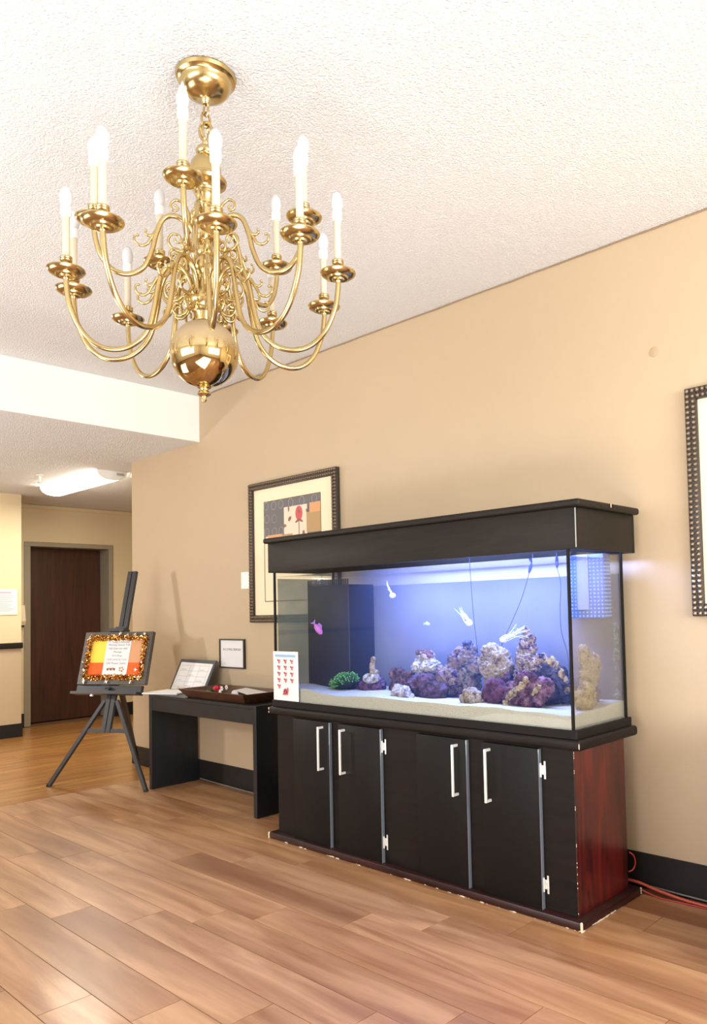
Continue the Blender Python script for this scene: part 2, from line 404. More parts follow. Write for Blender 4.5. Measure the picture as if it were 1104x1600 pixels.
# ------------------------------------------------------------------ cabinet under the aquarium
PX, PY0, PY1 = 0.938, -0.547, -0.088
t = cab = thing('aquarium_cabinet', 'long black cabinet with dark red end panel under the aquarium', 'cabinet', (0, -.32, 0))
b = MB(); b.box(-PX, PX, PY0, PY1, 0, .033, .008, 2); pl = b.build('plinth', M_plinth, t)
b = MB()
def chip(bb, c, r, sc): bb.ball(c, r, 1, sc)
rnd = random.Random(11)
for i in range(46):
    xx = -PX + 2 * PX * rnd.random() ** .8
    chip(b, (xx, PY0 - .0003, .0015 + .002 * rnd.random()), .002 + .005 * rnd.random() ** 2, (2.4, .25, .45))
for i in range(22):
    yy = PY0 + .24 * rnd.random()
    chip(b, (PX + .0003, yy, .002 + .003 * rnd.random()), .003 + .005 * rnd.random(), (.25, 2.2, .5))
for z in (.006, .014, .022, .029): chip(b, (PX - .002, PY0 + .002, z), .0075, (.8, .8, 1))
for z in (.006, .016, .025): chip(b, (-PX + .002, PY0 + .003, z), .009, (.8, .8, 1))
for z in (.01, .02, .028): chip(b, (PX - .001, PY1 - .004, z), .005, (.8, .8, 1))
o = b.build('chipped_edge', M_chip, pl); o['kind'] = 'stuff'; o['label'] = 'pale bare wood where the stain has chipped'
b = MB(); b.box(-.90, .90, -.5093, -.129, .033, .6417, .0015, 1); b.build('body', M_black, t)
b = MB(); b.box(.90, .9025, -.509, -.129, .034, .6415, .0008, 1); o = b.build('end_panel', M_mahog, t); o['label'] = 'dark red stained wooden end panel'
b = MB()
for i in range(14): chip(b, (.9022, -.5088, .04 + .58 * rnd.random()), .0022, (.6, .6, 1.6))
for i in range(6): chip(b, (.9022, -.5088, .60 + .035 * rnd.random()), .002, (.6, .6, 1.2))
o = b.build('worn_edge', M_chip, t); o['kind'] = 'stuff'
b = MB(); b.box(-.944, .944, -.534, -.080, .6417, .6816, .012, 3); lg = b.build('top_board', M_black, t)
b = MB(); chip(b, (-.943, -.531, .670), .006, (.5, .6, 1.2)); chip(b, (-.943, -.531, .652), .006, (.5, .6, 1)); chip(b, (.940, -.5315, .66), .0035, (.5, .5, 3.5))
o = b.build('chipped_edge', M_chip, lg); o['kind'] = 'stuff'
for x0, x1, hx, side in ((-.743, -.463, -.507, -1), (-.394, -.107, -.347, 1), (.120, .400, .354, -1), (.480, .757, .525, 1)):
    b = MB(); b.box(x0, x1, -.529, -.510, .030, .634, .003, 2); d = b.build('door', M_blackdoor, t)
    b = MB(); b.box(x1 - .001, x1 + .0022, -.5285, -.511, .031, .633, .0008, 1); o = b.build('edge_highlight', M_edge, d); o['label'] = 'door edge strip with the window highlight in its colour'
    b = MB(); z0, z1 = .402, .614
    b.box(hx - .0048, hx + .0048, -.566, -.556, z0, z1, .0015, 1)
    for z in (z0 + .006, z1 - .006): b.box(hx - .0045, hx + .0045, -.560, -.529, z - .0055, z + .0055, .001, 1)
    b.build('handle', M_chrome, d)
    for z in (.124, .553):
        hxx = x1 if side > 0 else x0
        b = MB()
        b.box(hxx + side * .003 - .002 + (side * .012 if side > 0 else side * .002), hxx + side * .003 + .002 + (side * .016 if side > 0 else side * .004), -.5125, -.5095, z - .034, z + .034, .001, 1)
        if side > 0:
            b.box(hxx + .002, hxx + .022, -.5145, -.5095, z - .018, z + .018, .002, 1)
            b.lathe([(.004, -.026), (.004, .026)], (hxx + .003, -.5185, z), 10)
            b.ball((hxx + .014, -.515, z + .011), .003, 1); b.ball((hxx + .014, -.515, z - .011), .003, 1)
        else:
            b.lathe([(.004, -.028), (.004, .028)], (hxx - .003, -.5165, z), 10)
        b.build('hinge', M_chrome, d)

# ------------------------------------------------------------------ aquarium
def clear_mat(name, tint=(1, 1, 1, 1), ior=1.45, gloss=1.0):
    mt, n, l, p = new_mat(name); n.remove(p); out = n['Material Output']
    tr = n.new('ShaderNodeBsdfTransparent'); tr.inputs[0].default_value = tint
    gl = n.new('ShaderNodeBsdfGlossy'); gl.inputs['Roughness'].default_value = 0.02
    fz = n.new('ShaderNodeFresnel'); fz.inputs['IOR'].default_value = ior
    mm = n.new('ShaderNodeMath'); mm.operation = 'MULTIPLY'; mm.inputs[1].default_value = gloss
    mx = n.new('ShaderNodeMixShader')
    l.new(fz.outputs[0], mm.inputs[0]); l.new(mm.outputs[0], mx.inputs[0]); l.new(tr.outputs[0], mx.inputs[1]); l.new(gl.outputs[0], mx.inputs[2]); l.new(mx.outputs[0], out.inputs[0])
    return mt
M_glass = clear_mat('aquarium_glass', (0.97, 0.985, 0.98, 1), 1.2, 0.6)
def film_mat(name, col, opac, streak=0.0):
    mt, n, l, p = new_mat(name); out = n['Material Output']
    p.inputs['Base Color'].default_value = col; p.inputs['Roughness'].default_value = .8; p.inputs['Specular IOR Level'].default_value = 0.1
    tr = n.new('ShaderNodeBsdfTransparent'); mx = n.new('ShaderNodeMixShader')
    tc = n.new('ShaderNodeTexCoord'); nz = n.new('ShaderNodeTexNoise'); nz.inputs['Scale'].default_value = 6; l.new(tc.outputs['Object'], nz.inputs['Vector'])
    mr = n.new('ShaderNodeMapRange'); mr.inputs['From Min'].default_value = .3; mr.inputs['From Max'].default_value = .7
    mr.inputs['To Min'].default_value = opac - .06; mr.inputs['To Max'].default_value = opac + .06
    l.new(nz.outputs['Fac'], mr.inputs['Value']); l.new(mr.outputs[0], mx.inputs[0]); l.new(tr.outputs[0], mx.inputs[1]); l.new(p.outputs[0], mx.inputs[2]); l.new(mx.outputs[0], out.inputs[0])
    return mt
M_haze = film_mat('added_haze_sheet', srgb(122, 122, 136), 0.78)  # added sheet: carries the water haze, keeps lamp light off the wall
M_film_l = film_mat('green_grey_film', srgb(92, 118, 116), 0.5)  # semi-opaque green-grey sheet over the left pane
GX, GY0, GY1, GZ0, GZ1, WZ = 0.910, -0.515, -0.105, 0.690, 1.40, 1.362
t = aq = thing('aquarium', 'large saltwater aquarium with a black wooden hood standing on the cabinet', 'aquarium', (0, -.31, .6816))
b = MB(); b.box(-.925, .925, -.5236, -.5165, .6817, .7155, .002, 1).box(-.925, .925, -.1035, -.099, .6817, .7155, .001, 1)
b.box(-.925, -.9115, -.5165, -.1035, .6817, .7155, .001, 1).box(.9115, .925, -.5165, -.1035, .6817, .7155, .001, 1).box(-.9115, .9115, -.5165, -.1035, .6817, .690)
b.build('base_trim', M_blackdoor, t)
g = .008
b = MB(); b.box(-GX, GX, GY0, GY0 + g, GZ0, GZ1); b.build('front_pane', M_glass, t, smooth=0)
b = MB(); b.box(GX - g, GX, GY0 + g, GY1 - g, GZ0, GZ1); b.build('side_pane', M_glass, t, smooth=0)
b = MB(); b.box(-GX, -GX + g, GY0 + g, GY1 - g, GZ0, GZ1); b.build('side_pane', M_glass, t, smooth=0)
b = MB(); b.box(-GX, GX, GY1 - g, GY1, GZ0, GZ1); b.build('back_pane', M_glass, t, smooth=0)
b = MB(); b.box(-GX + g + .002, GX - g - .002, GY1 - g - .004, GY1 - g - .002, .70, WZ - .06); o = b.build('back_haze_sheet', M_haze, t, smooth=0); o['label'] = 'added sheet carrying the haze behind the water'
b = MB(); b.box(-GX + g + .002, -GX + g + .004, GY0 + .02, GY1 - .02, .70, WZ - .01); o = b.build('left_pane_film', M_film_l, t, smooth=0); o['label'] = 'greenish film on the left pane'
for sx in (-1, 1):
    for yy in (GY0 + .001, GY1 - .006):
        b = MB(); x0 = sx * GX; b.box(min(x0, x0 - sx * .009), max(x0, x0 - sx * .009), yy - .0015, yy + .009, GZ0, GZ1); b.build('silicone_seam', M_blackdoor, t, smooth=0)
# hood
b = MB(); HZ0, HZ1 = 1.385, 1.541
b.box(-.948, .948, -.5206, -.5046, HZ0, HZ1, .003, 2).box(-.948, .948, -.079, -.063, HZ0, HZ1, .003, 2)
b.box(-.948, -.932, -.5046, -.079, HZ0, HZ1, .003, 2).box(.932, .948, -.5046, -.079, HZ0, HZ1, .003, 2)
hood = b.build('hood', M_hood, t)
b = MB(); b.box(-.973, .973, -.536, -.059, HZ1, 1.5695, .010, 3); b.build('lid', M_hood, t)
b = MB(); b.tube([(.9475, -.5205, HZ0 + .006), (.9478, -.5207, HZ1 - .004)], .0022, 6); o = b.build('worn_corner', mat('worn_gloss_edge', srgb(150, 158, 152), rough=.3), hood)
b = MB(); b.box(.9725, .975, -.30, -.296, 1.552, 1.567, .001, 1); b.build('chipped_edge', M_chip, hood)
# lamp inside the hood
M_lamp = mat('blue_lamp', (0.4, 0.5, 1, 1), emit=(0.30, 0.42, 1.0, 1), estr=14)
b = MB(); b.box(-.85, .85, -.42, -.20, 1.500, 1.535, .004, 1); lf = b.build('lamp_housing', M_blackdoor, t)
for yy in (-.37, -.25):
    b = MB(); b.tube([(-.80, yy, 1.488), (.80, yy, 1.488)], .012, 10); b.build('lamp_tube', M_lamp, lf)
area('aquarium_lamp', (0.28, -.31, 1.474), (0, 0, 0), 1.2, 0.16, 50, (0.25, 0.36, 1.0))
# water: surface and body
M_surf = clear_mat('water_surface', (1, 1, 1, 1), 1.33, 1.0)
mt, n, l, p = new_mat('water_volume'); n.remove(p)
vs = n.new('ShaderNodeVolumeScatter'); vs.inputs['Color'].default_value = (0.4, 0.56, 1, 1); vs.inputs['Density'].default_value = 0.32; vs.inputs['Anisotropy'].default_value = 0.2
l.new(vs.outputs[0], n['Material Output'].inputs['Volume'])
b = MB(); b.box(-GX + g + .001, GX - g - .001, GY0 + g + .001, GY1 - g - .001, .735, WZ - .001); o = b.build('water', mt, t, smooth=0); o['label'] = 'hazy blue water'
b = MB(); b.poly([(-GX + g, GY0 + g, WZ), (GX - g, GY0 + g, WZ), (GX - g, GY1 - g, WZ), (-GX + g, GY1 - g, WZ)], [(0, 1, 2, 3)]); b.build('water_surface', M_surf, t, smooth=0)
# sand
def sand_mat():
    mt, n, l, p = new_mat('coral_sand'); tc = n.new('ShaderNodeTexCoord')
    nz = n.new('ShaderNodeTexNoise'); nz.inputs['Scale'].default_value = 320; nz.inputs['Detail'].default_value = 2; l.new(tc.outputs['Object'], nz.inputs['Vector'])
    r = ramp(n, [(0.30, srgb(112, 98, 76)), (0.42, srgb(178, 173, 158)), (0.75, srgb(200, 196, 186))]); l.new(nz.outputs['Fac'], r.inputs[0])
    l.new(r.outputs[0], p.inputs['Base Color']); p.inputs['Roughness'].default_value = .9
    bp = n.new('ShaderNodeBump'); bp.inputs['Strength'].default_value = .4; bp.inputs['Distance'].default_value = .002; l.new(nz.outputs['Fac'], bp.inputs['Height']); l.new(bp.outputs['Normal'], p.inputs['Normal'])
    return mt
def sand_h(x, y):
    h = 0.768 + .010 * noise.noise(Vector((x * 3.1, y * 5, 0.3))) + .005 * noise.noise(Vector((x * 9, y * 11, 2.3)))
    if x < -.55: h += .018 * min(1, (-.55 - x) / .3)
    h += .012 * max(0, (x - .6) / .3) * max(0, (y + .5) / .4)
    return h
b = MB(); nx, ny = 90, 22; x0, x1, y0, y1 = -GX + g + .0005, GX - g - .0005, GY0 + g + .0005, GY1 - g - .001
top = [[b.bm.verts.new((x0 + (x1 - x0) * i / nx, y0 + (y1 - y0) * j / ny, sand_h(x0 + (x1 - x0) * i / nx, y0 + (y1 - y0) * j / ny))) for i in range(nx + 1)] for j in range(ny + 1)]
for j in range(ny):
    for i in range(nx): b.bm.faces.new([top[j][i], top[j][i + 1], top[j + 1][i + 1], top[j + 1][i]])
edge = [top[0][i] for i in range(nx + 1)] + [top[j][nx] for j in range(1, ny + 1)] + [top[ny][i] for i in range(nx - 1, -1, -1)] + [top[j][0] for j in range(ny - 1, 0, -1)]
low = [b.bm.verts.new((v.co.x, v.co.y, .6905)) for v in edge]
for i in range(len(edge)): q = (i + 1) % len(edge); b.bm.faces.new([edge[i], low[i], low[q], edge[q]])
b.bm.faces.new(low)
sand = b.build('sand_bed', sand_mat(), None, org=(0, -.31, .69)); sand['kind'] = 'stuff'; tag(sand, 'pale coral sand covering the bottom of the aquarium', 'sand')

# overflow box (part of the tank) and filter
M_dkbox = mat('dark_overflow', srgb(8, 8, 14), rough=.4)
b = MB(); b.box(-.905 + g, -.56, -.30, GY1 - g - .005, .745, WZ - .05, .003, 1)
for i in range(22): b.box(-.895 + i * .0155, -.887 + i * .0155, -.30, -.296, WZ - .05, WZ - .02)
b.build('overflow_box', M_dkbox, t)
ft = thing('hanging_filter', 'blue perforated filter box with a white strip inside right end of aquarium', 'filter', (.75, -.16, 1.12))
M_bluep = mat('blue_plastic', srgb(84, 112, 176), rough=.35)
b = MB(); b.box(.70, .868, -.185, -.128, 1.12, 1.385, .004, 2); fb = b.build('filter_box', M_bluep, ft)
b = MB()
for i in range(9):
    for j in range(16): b.lathe([(.0035, 0), (.0035, .002)], (.8675, -.180 + .006 * i, 1.13 + j * .0155), 6, axis=Vector((1, 0, 0)))
for i in range(9):
    for j in range(16): b.lathe([(.0042, 0), (.0042, .002)], (.715 + i * .018, -.1845, 1.13 + j * .0155), 6, axis=Vector((0, -1, 0)))
o = b.build('perforations', mat('pale_holes', srgb(150, 185, 255)), fb); o['kind'] = 'stuff'
b = MB(); b.box(.745, .800, -.195, -.187, 1.155, 1.385, .002, 1); b.build('white_strip', mat('pale_strip', srgb(150, 156, 172)), ft)

# rocks -------------------------------------------------------------
def rock_mat(name, cols, scale=30, seed=0):
    mt, n, l, p = new_mat(name); tc = n.new('ShaderNodeTexCoord')
    n1 = n.new('ShaderNodeTexNoise'); n1.inputs['Scale'].default_value = scale; n1.inputs['Detail'].default_value = 5; n1.inputs['Roughness'].default_value = .65
    ad = n.new('ShaderNodeVectorMath'); ad.operation = 'ADD'; ad.inputs[1].default_value = (seed, seed * 2, 0)
    l.new(tc.outputs['Object'], ad.inputs[0]); l.new(ad.outputs[0], n1.inputs['Vector'])
    k = len(cols); r = ramp(n, [(0.37 + .26 * i / (k - 1), c) for i, c in enumerate(cols)]); l.new(n1.outputs['Fac'], r.inputs[0])
    l.new(r.outputs[0], p.inputs['Base Color']); p.inputs['Roughness'].default_value = .9; p.inputs['Specular IOR Level'].default_value = .2
    n2 = n.new('ShaderNodeTexVoronoi'); n2.inputs['Scale'].default_value = 110; l.new(ad.outputs[0], n2.inputs['Vector'])
    bp = n.new('ShaderNodeBump'); bp.inputs['Strength'].default_value = .8; bp.inputs['Distance'].default_value = .005; l.new(n2.outputs['Distance'], bp.inputs['Height']); l.new(bp.outputs['Normal'], p.inputs['Normal'])
    return mt
PUR, MAU, TAN, GRY, DRK, BRN, PAL, ORG = srgb(70, 44, 66), srgb(112, 86, 110), srgb(142, 122, 92), srgb(98, 92, 102), srgb(26, 20, 28), srgb(74, 52, 44), srgb(166, 156, 148), srgb(112, 68, 38)
_old = srgb(92, 54, 112), srgb(150, 112, 160), srgb(196, 172, 140), srgb(150, 146, 158), srgb(58, 46, 66), srgb(118, 84, 74), srgb(222, 212, 206), srgb(160, 100, 60)
R_mauve = rock_mat('mauve_rock', [DRK, MAU, TAN, PUR], 28, 1)
R_white = rock_mat('white_rock', [GRY, PAL, srgb(196, 190, 186)], 30, 2)
R_brown = rock_mat('brown_rock', [DRK, BRN, ORG, MAU], 30, 3)
R_purple = rock_mat('purple_rock', [DRK, PUR, MAU, srgb(120, 60, 96)], 26, 4)
R_grey = rock_mat('grey_rock', [DRK, GRY, TAN, MAU], 32, 5)
R_beige = rock_mat('beige_rock', [srgb(84, 62, 66), TAN, srgb(160, 148, 132), srgb(132, 112, 84)], 30, 6)
R_dark = rock_mat('dark_blue_rock', [srgb(26, 26, 40), srgb(58, 54, 76), srgb(84, 76, 92)], 30, 7)
R_maroon = rock_mat('maroon_rock', [srgb(44, 24, 34), srgb(82, 44, 58), srgb(104, 68, 84)], 24, 8)
R_tip = rock_mat('tan_crust', [srgb(84, 64, 66), srgb(150, 128, 88), srgb(178, 160, 124)], 40, 9)
GROW = 1.10
def blob_mesh(name, blobs, vox, amp, fr, seed):
    bm = bmesh.new()
    for (x, y, z, rx, ry, rz) in blobs:
        geo = bmesh.ops.create_icosphere(bm, subdivisions=2, radius=1.0)
        for v in geo['verts']: v.co = Vector((x + v.co.x * rx * GROW, y + v.co.y * ry * GROW, z + v.co.z * rz * GROW))
    me = bpy.data.meshes.new(name); bm.to_mesh(me); bm.free()
    o = bpy.data.objects.new(name, me); COL.objects.link(o)
    md = o.modifiers.new('r', 'REMESH'); md.mode = 'VOXEL'; md.voxel_size = vox
    dg = bpy.context.evaluated_depsgraph_get(); me2 = bpy.data.meshes.new_from_object(o.evaluated_get(dg))
    bpy.data.objects.remove(o); bpy.data.meshes.remove(me)
    nn = [v.normal.copy() for v in me2.vertices]
    sv = Vector((seed * 3.7, seed * 1.3, seed))
    for v, k in zip(me2.vertices, nn):
        c = Vector(v.co); q = c * fr + sv
        d = noise.noise(q) * .6 + (.3 - abs(noise.noise(q * 2.3))) * .9 + (.25 - abs(noise.noise(q * 4.9))) * .55 + noise.noise(q * 9.0) * .2
        v.co = c + k * d * amp * 1.55
    me2.name = name; return me2
def rock(label, org, blobs, mt, amp=.012, fr=28, seed=0, vox=.0046, extra=(), name='live_rock'):
    me = blob_mesh(name, blobs, vox, amp, fr, seed); me.materials.append(mt)
    for p in me.polygons: p.use_smooth = True
    o = bpy.data.objects.new(name, me); COL.objects.link(o); o.location = org
    tag(o, label, 'rock', 'live rocks in the aquarium')
    for nm, bl, m2, lab in extra:
        me = blob_mesh(nm, bl, .005, amp * .8, fr * 1.2, seed + 5); me.materials.append(m2)
        for p in me.polygons: p.use_smooth = True
        q = bpy.data.objects.new(nm, me); COL.objects.link(q); q.parent = o
        q['label'] = lab
    return o
ZS = 0.765
rock('low purple rock lying right of the green anemone', (-.445, -.27, ZS), [(-.05, 0, .012, .035, .03, .028), (.01, -.01, .02, .05, .035, .035), (.06, 0, .022, .04, .035, .04), (.03, .02, .05, .03, .03, .03)], R_purple, seed=1)
# branching coral skeleton standing on it
cz = ZS + .055
t = thing('coral_skeleton', 'white finger shaped coral skeleton standing on the low purple rock', 'coral', (-.40, -.30, cz))
me = blob_mesh('coral_base', [(0, 0, .004, .045, .03, .018), (-.03, 0, .016, .022, .02, .018), (.03, 0, .014, .025, .02, .02)], .005, .006, 40, 3)
me.materials.append(R_white)
for p in me.polygons: p.use_smooth = True
q = bpy.data.objects.new('coral_base', me); COL.objects.link(q); q.parent = t
me = blob_mesh('coral_branch', [(.012, 0, .02 + .008 * i, .0145 - .0003 * i, .0135, .014) for i in range(9)] + [(.016, 0, .096, .012, .012, .014), (.019, 0, .110, .012, .012, .012), (.036, .004, .04, .010, .012, .016)], .004, .003, 60, 4)
me.materials.append(R_beige)
for p in me.polygons: p.use_smooth = True
q = bpy.data.objects.new('coral_branch', me); COL.objects.link(q); q.parent = t
rock('small orange brown knobbly rock behind the white pebble rock', (-.245, -.235, ZS), [(-.03, 0, .035, .035, .03, .045), (-.035, 0, .092, .036, .03, .026), (-.055, 0, .08, .02, .02, .02), (.035, 0, .05, .04, .035, .045), (.06, 0, .08, .025, .025, .022), (-.01, 0, .02, .06, .04, .03)], R_brown, seed=2, amp=.014)
rock('small whitish rock with two pale humps at the front of the sand', (-.09, -.40, ZS - .004), [(-.025, 0, .025, .028, .028, .036), (.02, 0, .022, .032, .03, .034), (.045, .0, .008, .022, .025, .015)], R_white, seed=3, amp=.011)
rock('stacked rock with a white middle and dark knobbly top, left of centre', (-.06, -.25, ZS), [(-.01, 0, .05, .06, .05, .06), (-.03, 0, .13, .055, .045, .035), (.02, 0, .135, .05, .045, .035), (-.02, 0, .185, .03, .03, .025), (.0, 0, .18, .04, .03, .02)], R_white, seed=4, amp=.013,
     extra=[('dark_crust', [(-.03, -.005, .198, .025, .025, .016), (.0, -.005, .195, .022, .022, .016), (.018, -.005, .185, .018, .02, .014)], R_brown, 'dark knobbly crust on top')])
rock('wide purple brown boulder in front of the stacked white rock', (-.01, -.315, ZS), [(-.04, 0, .045, .055, .045, .052), (.02, 0, .035, .06, .045, .05), (.075, 0, .03, .045, .04, .038), (.0, 0, .075, .05, .04, .03)], rock_mat('boulder', [DRK, BRN, srgb(90, 66, 88), MAU], 26, 10), seed=5, amp=.012)
rock('mauve rock with tan crust leaning right of the boulder', (.075, -.26, ZS), [(-.02, 0, .06, .045, .04, .05), (.0, 0, .10, .055, .04, .035), (.045, 0, .085, .04, .035, .035), (-.01, 0, .03, .04, .04, .03)], R_mauve, seed=6, amp=.013)
rock('purple lumpy rock arching over to the grey column rock', (.115, -.225, ZS), [(-.01, 0, .02, .03, .03, .03), (.0, 0, .06, .03, .03, .035), (-.01, 0, .165, .042, .035, .045), (-.02, 0, .125, .04, .035, .04), (.02, 0, .20, .026, .025, .026), (.0, 0, .10, .04, .035, .03), (.03, 0, .09, .03, .03, .025)], R_mauve, seed=7, amp=.013)
rock('tall grey column rock with a dark knob on top', (.205, -.25, ZS), [(.01, 0, .05, .035, .035, .06), (0, 0, .115, .045, .04, .05), (-.005, 0, .17, .042, .038, .05), (.0, 0, .215, .032, .03, .03), (-.03, 0, .10, .03, .03, .03), (.04, 0, .13, .03, .03, .04)], R_grey, seed=8, amp=.014,
     extra=[('dark_knob', [(-.005, -.005, .242, .022, .022, .018), (.005, -.005, .225, .02, .02, .015)], R_dark, 'dark knob on top')])
rock('pale round knobbly rock at the front under the grey column', (.335, -.40, ZS - .004), [(-.02, 0, .025, .035, .035, .034), (.015, 0, .03, .038, .035, .034), (-.005, 0, .05, .03, .03, .02), (.03, 0, .018, .025, .03, .022)], R_beige, seed=9, amp=.010)
rock('big beige cauliflower shaped rock in the middle of the reef', (.375, -.28, ZS), [(0, 0, .06, .05, .045, .06), (-.01, 0, .135, .058, .05, .05), (.02, 0, .185, .05, .045, .045), (-.02, 0, .215, .036, .035, .035), (.05, 0, .14, .04, .04, .04), (-.045, 0, .17, .03, .03, .03), (.02, 0, .10, .06, .05, .04)], R_beige, seed=10, amp=.014,
     extra=[('purple_patch', [(.05, -.015, .09, .032, .028, .03), (.02, -.02, .075, .03, .026, .025), (.075, -.01, .105, .022, .022, .025)], R_purple, 'purple patch on the lower right')])
rock('dark maroon rounded rock below the beige cauliflower rock', (.435, -.365, ZS), [(-.01, 0, .045, .05, .045, .05), (.03, 0, .04, .045, .04, .045), (.0, 0, .08, .04, .035, .025)], R_maroon, seed=11, amp=.009)
rock('tall purple spire rock with the highest pointed tip of the reef', (.555, -.27, ZS), [(-.015, 0, .06, .055, .05, .07), (-.02, 0, .13, .05, .045, .05), (-.02, 0, .18, .045, .04, .045), (-.018, 0, .225, .034, .03, .035), (-.012, 0, .262, .024, .022, .03), (-.018, 0, .292, .012, .012, .026), (.012, 0, .278, .013, .012, .014), (.03, 0, .16, .035, .035, .04), (.055, 0, .19, .02, .022, .025), (-.05, 0, .12, .03, .03, .04)], rock_mat('spire', [DRK, MAU, TAN, PAL, PUR], 40, 12), seed=12, amp=.014, fr=36)
rock('curved purple rock ridge with a tan rim right of the spire', (.64, -.255, ZS), [(.0, 0, .06, .06, .05, .06), (-.01, 0, .12, .06, .045, .055), (.035, 0, .115, .05, .04, .05), (.07, 0, .08, .032, .035, .045)], R_dark, seed=13, amp=.012,
     extra=[('tan_rim', [(-.03 + .0 * i, -.012, .185, .02, .018, .014) for i in range(1)] + [(-.005, -.014, .18, .016, .016, .014), (.02, -.014, .178, .016, .016, .018), (.045, -.014, .155, .014, .015, .022), (.065, -.014, .13, .013, .014, .02), (.085, -.014, .10, .013, .014, .022), (.094, -.014, .072, .011, .014, .02)], R_tip, 'tan crusted rim')])
rock('purple plate shaped rocks fanning forward below the spire', (.60, -.37, ZS), [(-.07, 0, .03, .04, .03, .04), (-.05, -.005, .065, .045, .022, .035), (-.02, -.01, .09, .04, .02, .035), (.01, .0, .115, .03, .02, .03), (.0, .02, .04, .06, .03, .05), (.04, .02, .06, .055, .03, .045), (.075, .025, .085, .035, .025, .035), (.03, .0, .02, .05, .03, .025)], rock_mat('plate', [srgb(52, 32, 46), srgb(98, 62, 80), srgb(138, 106, 116)], 34, 14), seed=14, amp=.012,
     extra=[('tan_rim', [(-.085 + .018 * i, -.035, .012 + .017 * i + .006 * math.sin(i), .011, .008, .012) for i in range(7)] + [(.02 + .016 * i, -.008, .03 + .018 * i, .009, .008, .011) for i in range(4)], R_tip, 'tan rim along the plate edge')])
rock('dark bluish rock low in the right rear of the aquarium', (.70, -.20, ZS), [(-.06, 0, .03, .06, .05, .05), (.02, 0, .03, .07, .05, .055), (.08, 0, .04, .05, .045, .055), (.05, 0, .07, .04, .04, .03)], R_dark, seed=15, amp=.012)
rock('tall beige rock seen through the right end pane', (.835, -.29, ZS), [(-.01, .03, .05, .022, .03, .05), (.0, .01, .11, .02, .03, .04), (.005, .01, .14, .030, .045, .05), (.008, .03, .16, .028, .04, .05), (.0, .0, .20, .022, .03, .04), (-.005, -.01, .225, .016, .022, .025)], R_beige, seed=16, amp=.013)
rock('round beige brain coral rock at the right front corner', (.862, -.355, ZS), [(0, 0, .042, .032, .044, .046), (.002, .012, .066, .028, .038, .038)], R_tip, seed=17, amp=.010, fr=50)

# green anemone
t = thing('green_anemone', 'bright green bushy anemone on the sand at the left end of the reef', 'anemone', (-.580, -.32, ZS))
M_green = mat('green_polyp', srgb(44, 112, 50), rough=.6, noise_amt=.25, nscale=60)
M_green2 = mat('pale_green_tip', srgb(108, 176, 84), rough=.6)
b = MB(); b.ball((-.580, -.32, ZS + .036), .04, 2, (2.0, .9, .85), Matrix.Rotation(-.28, 3, 'Y')); b.build('body', mat('dark_green', srgb(10, 30, 20), rough=.8), t)
b = MB(); b2 = MB(); rnd = random.Random(5)
Rm = Matrix.Rotation(-.28, 3, 'Y')
for i in range(330):
    u = rnd.uniform(-1, 1); a = rnd.uniform(0, PI * 2); rr = math.sqrt(1 - u * u)
    d = Vector((u, rr * math.cos(a), rr * math.sin(a)))
    if d.z < -.35 or rnd.random() < .25: continue
    p = Rm @ Vector((d.x * .08, d.y * .036, d.z * .034)) + Vector((-.580, -.32, ZS + .036)); dd = (Rm @ Vector((d.x * .5, d.y, d.z + .4))).normalized()
    q = p + dd * rnd.uniform(.010, .024)
    b.tube([p, (p + q) / 2 + Vector((rnd.uniform(-.002, .002),) * 3), q], [.0032, .003, .0028], 5); b2.ball(q, .0036, 1)
o = b.build('tentacles', M_green, t); o['kind'] = 'stuff'
o = b2.build('tentacle_tips', M_green2, t); o['kind'] = 'stuff'

# jellyfish, fish
M_jelly = mat('white_jelly', srgb(228, 240, 255), rough=.4)
def jelly(label, c, r, dirv, n, ln, seed):
    t = thing('jellyfish', label, 'jellyfish', c, 'jellyfish in the aquarium'); rnd = random.Random(seed)
    b = MB(); b.ball(c, r, 2, (1, 1, .85)); b.build('bell', M_jelly, t)
    b = MB(); d = Vector(dirv).normalized()
    for i in range(n):
        off = Vector((rnd.uniform(-1, 1), rnd.uniform(-1, 1), rnd.uniform(-1, 1))) * r * .6
        w = Vector((rnd.uniform(-1, 1), rnd.uniform(-.4, .4), rnd.uniform(-1, 1))) * .25
        L = ln * rnd.uniform(.6, 1)
        p0 = Vector(c) + off; pts = [p0 + (d + w * k / 4) * L * k / 4 + Vector((0, 0, .006 * math.sin(k * 1.8 + i))) for k in range(5)]
        b.tube(pts, [.0016, .0013, .0011, .0008, .0005], 5)
    o = b.build('tentacles', M_jelly, t); o['kind'] = 'stuff'
jelly('small white jellyfish high in the left half of the aquarium', (-.225, -.31, 1.243), .016, (-.55, 0, .9), 7, .075, 1)
jelly('small white jellyfish trailing tentacles up left in mid water', (.255, -.31, 1.107), .017, (-.75, 0, .75), 8, .09, 2)
jelly('white jellyfish resting above the beige rock with tentacles spread right', (.455, -.33, 1.035), .014, (1.0, 0, .42), 16, .125, 3)
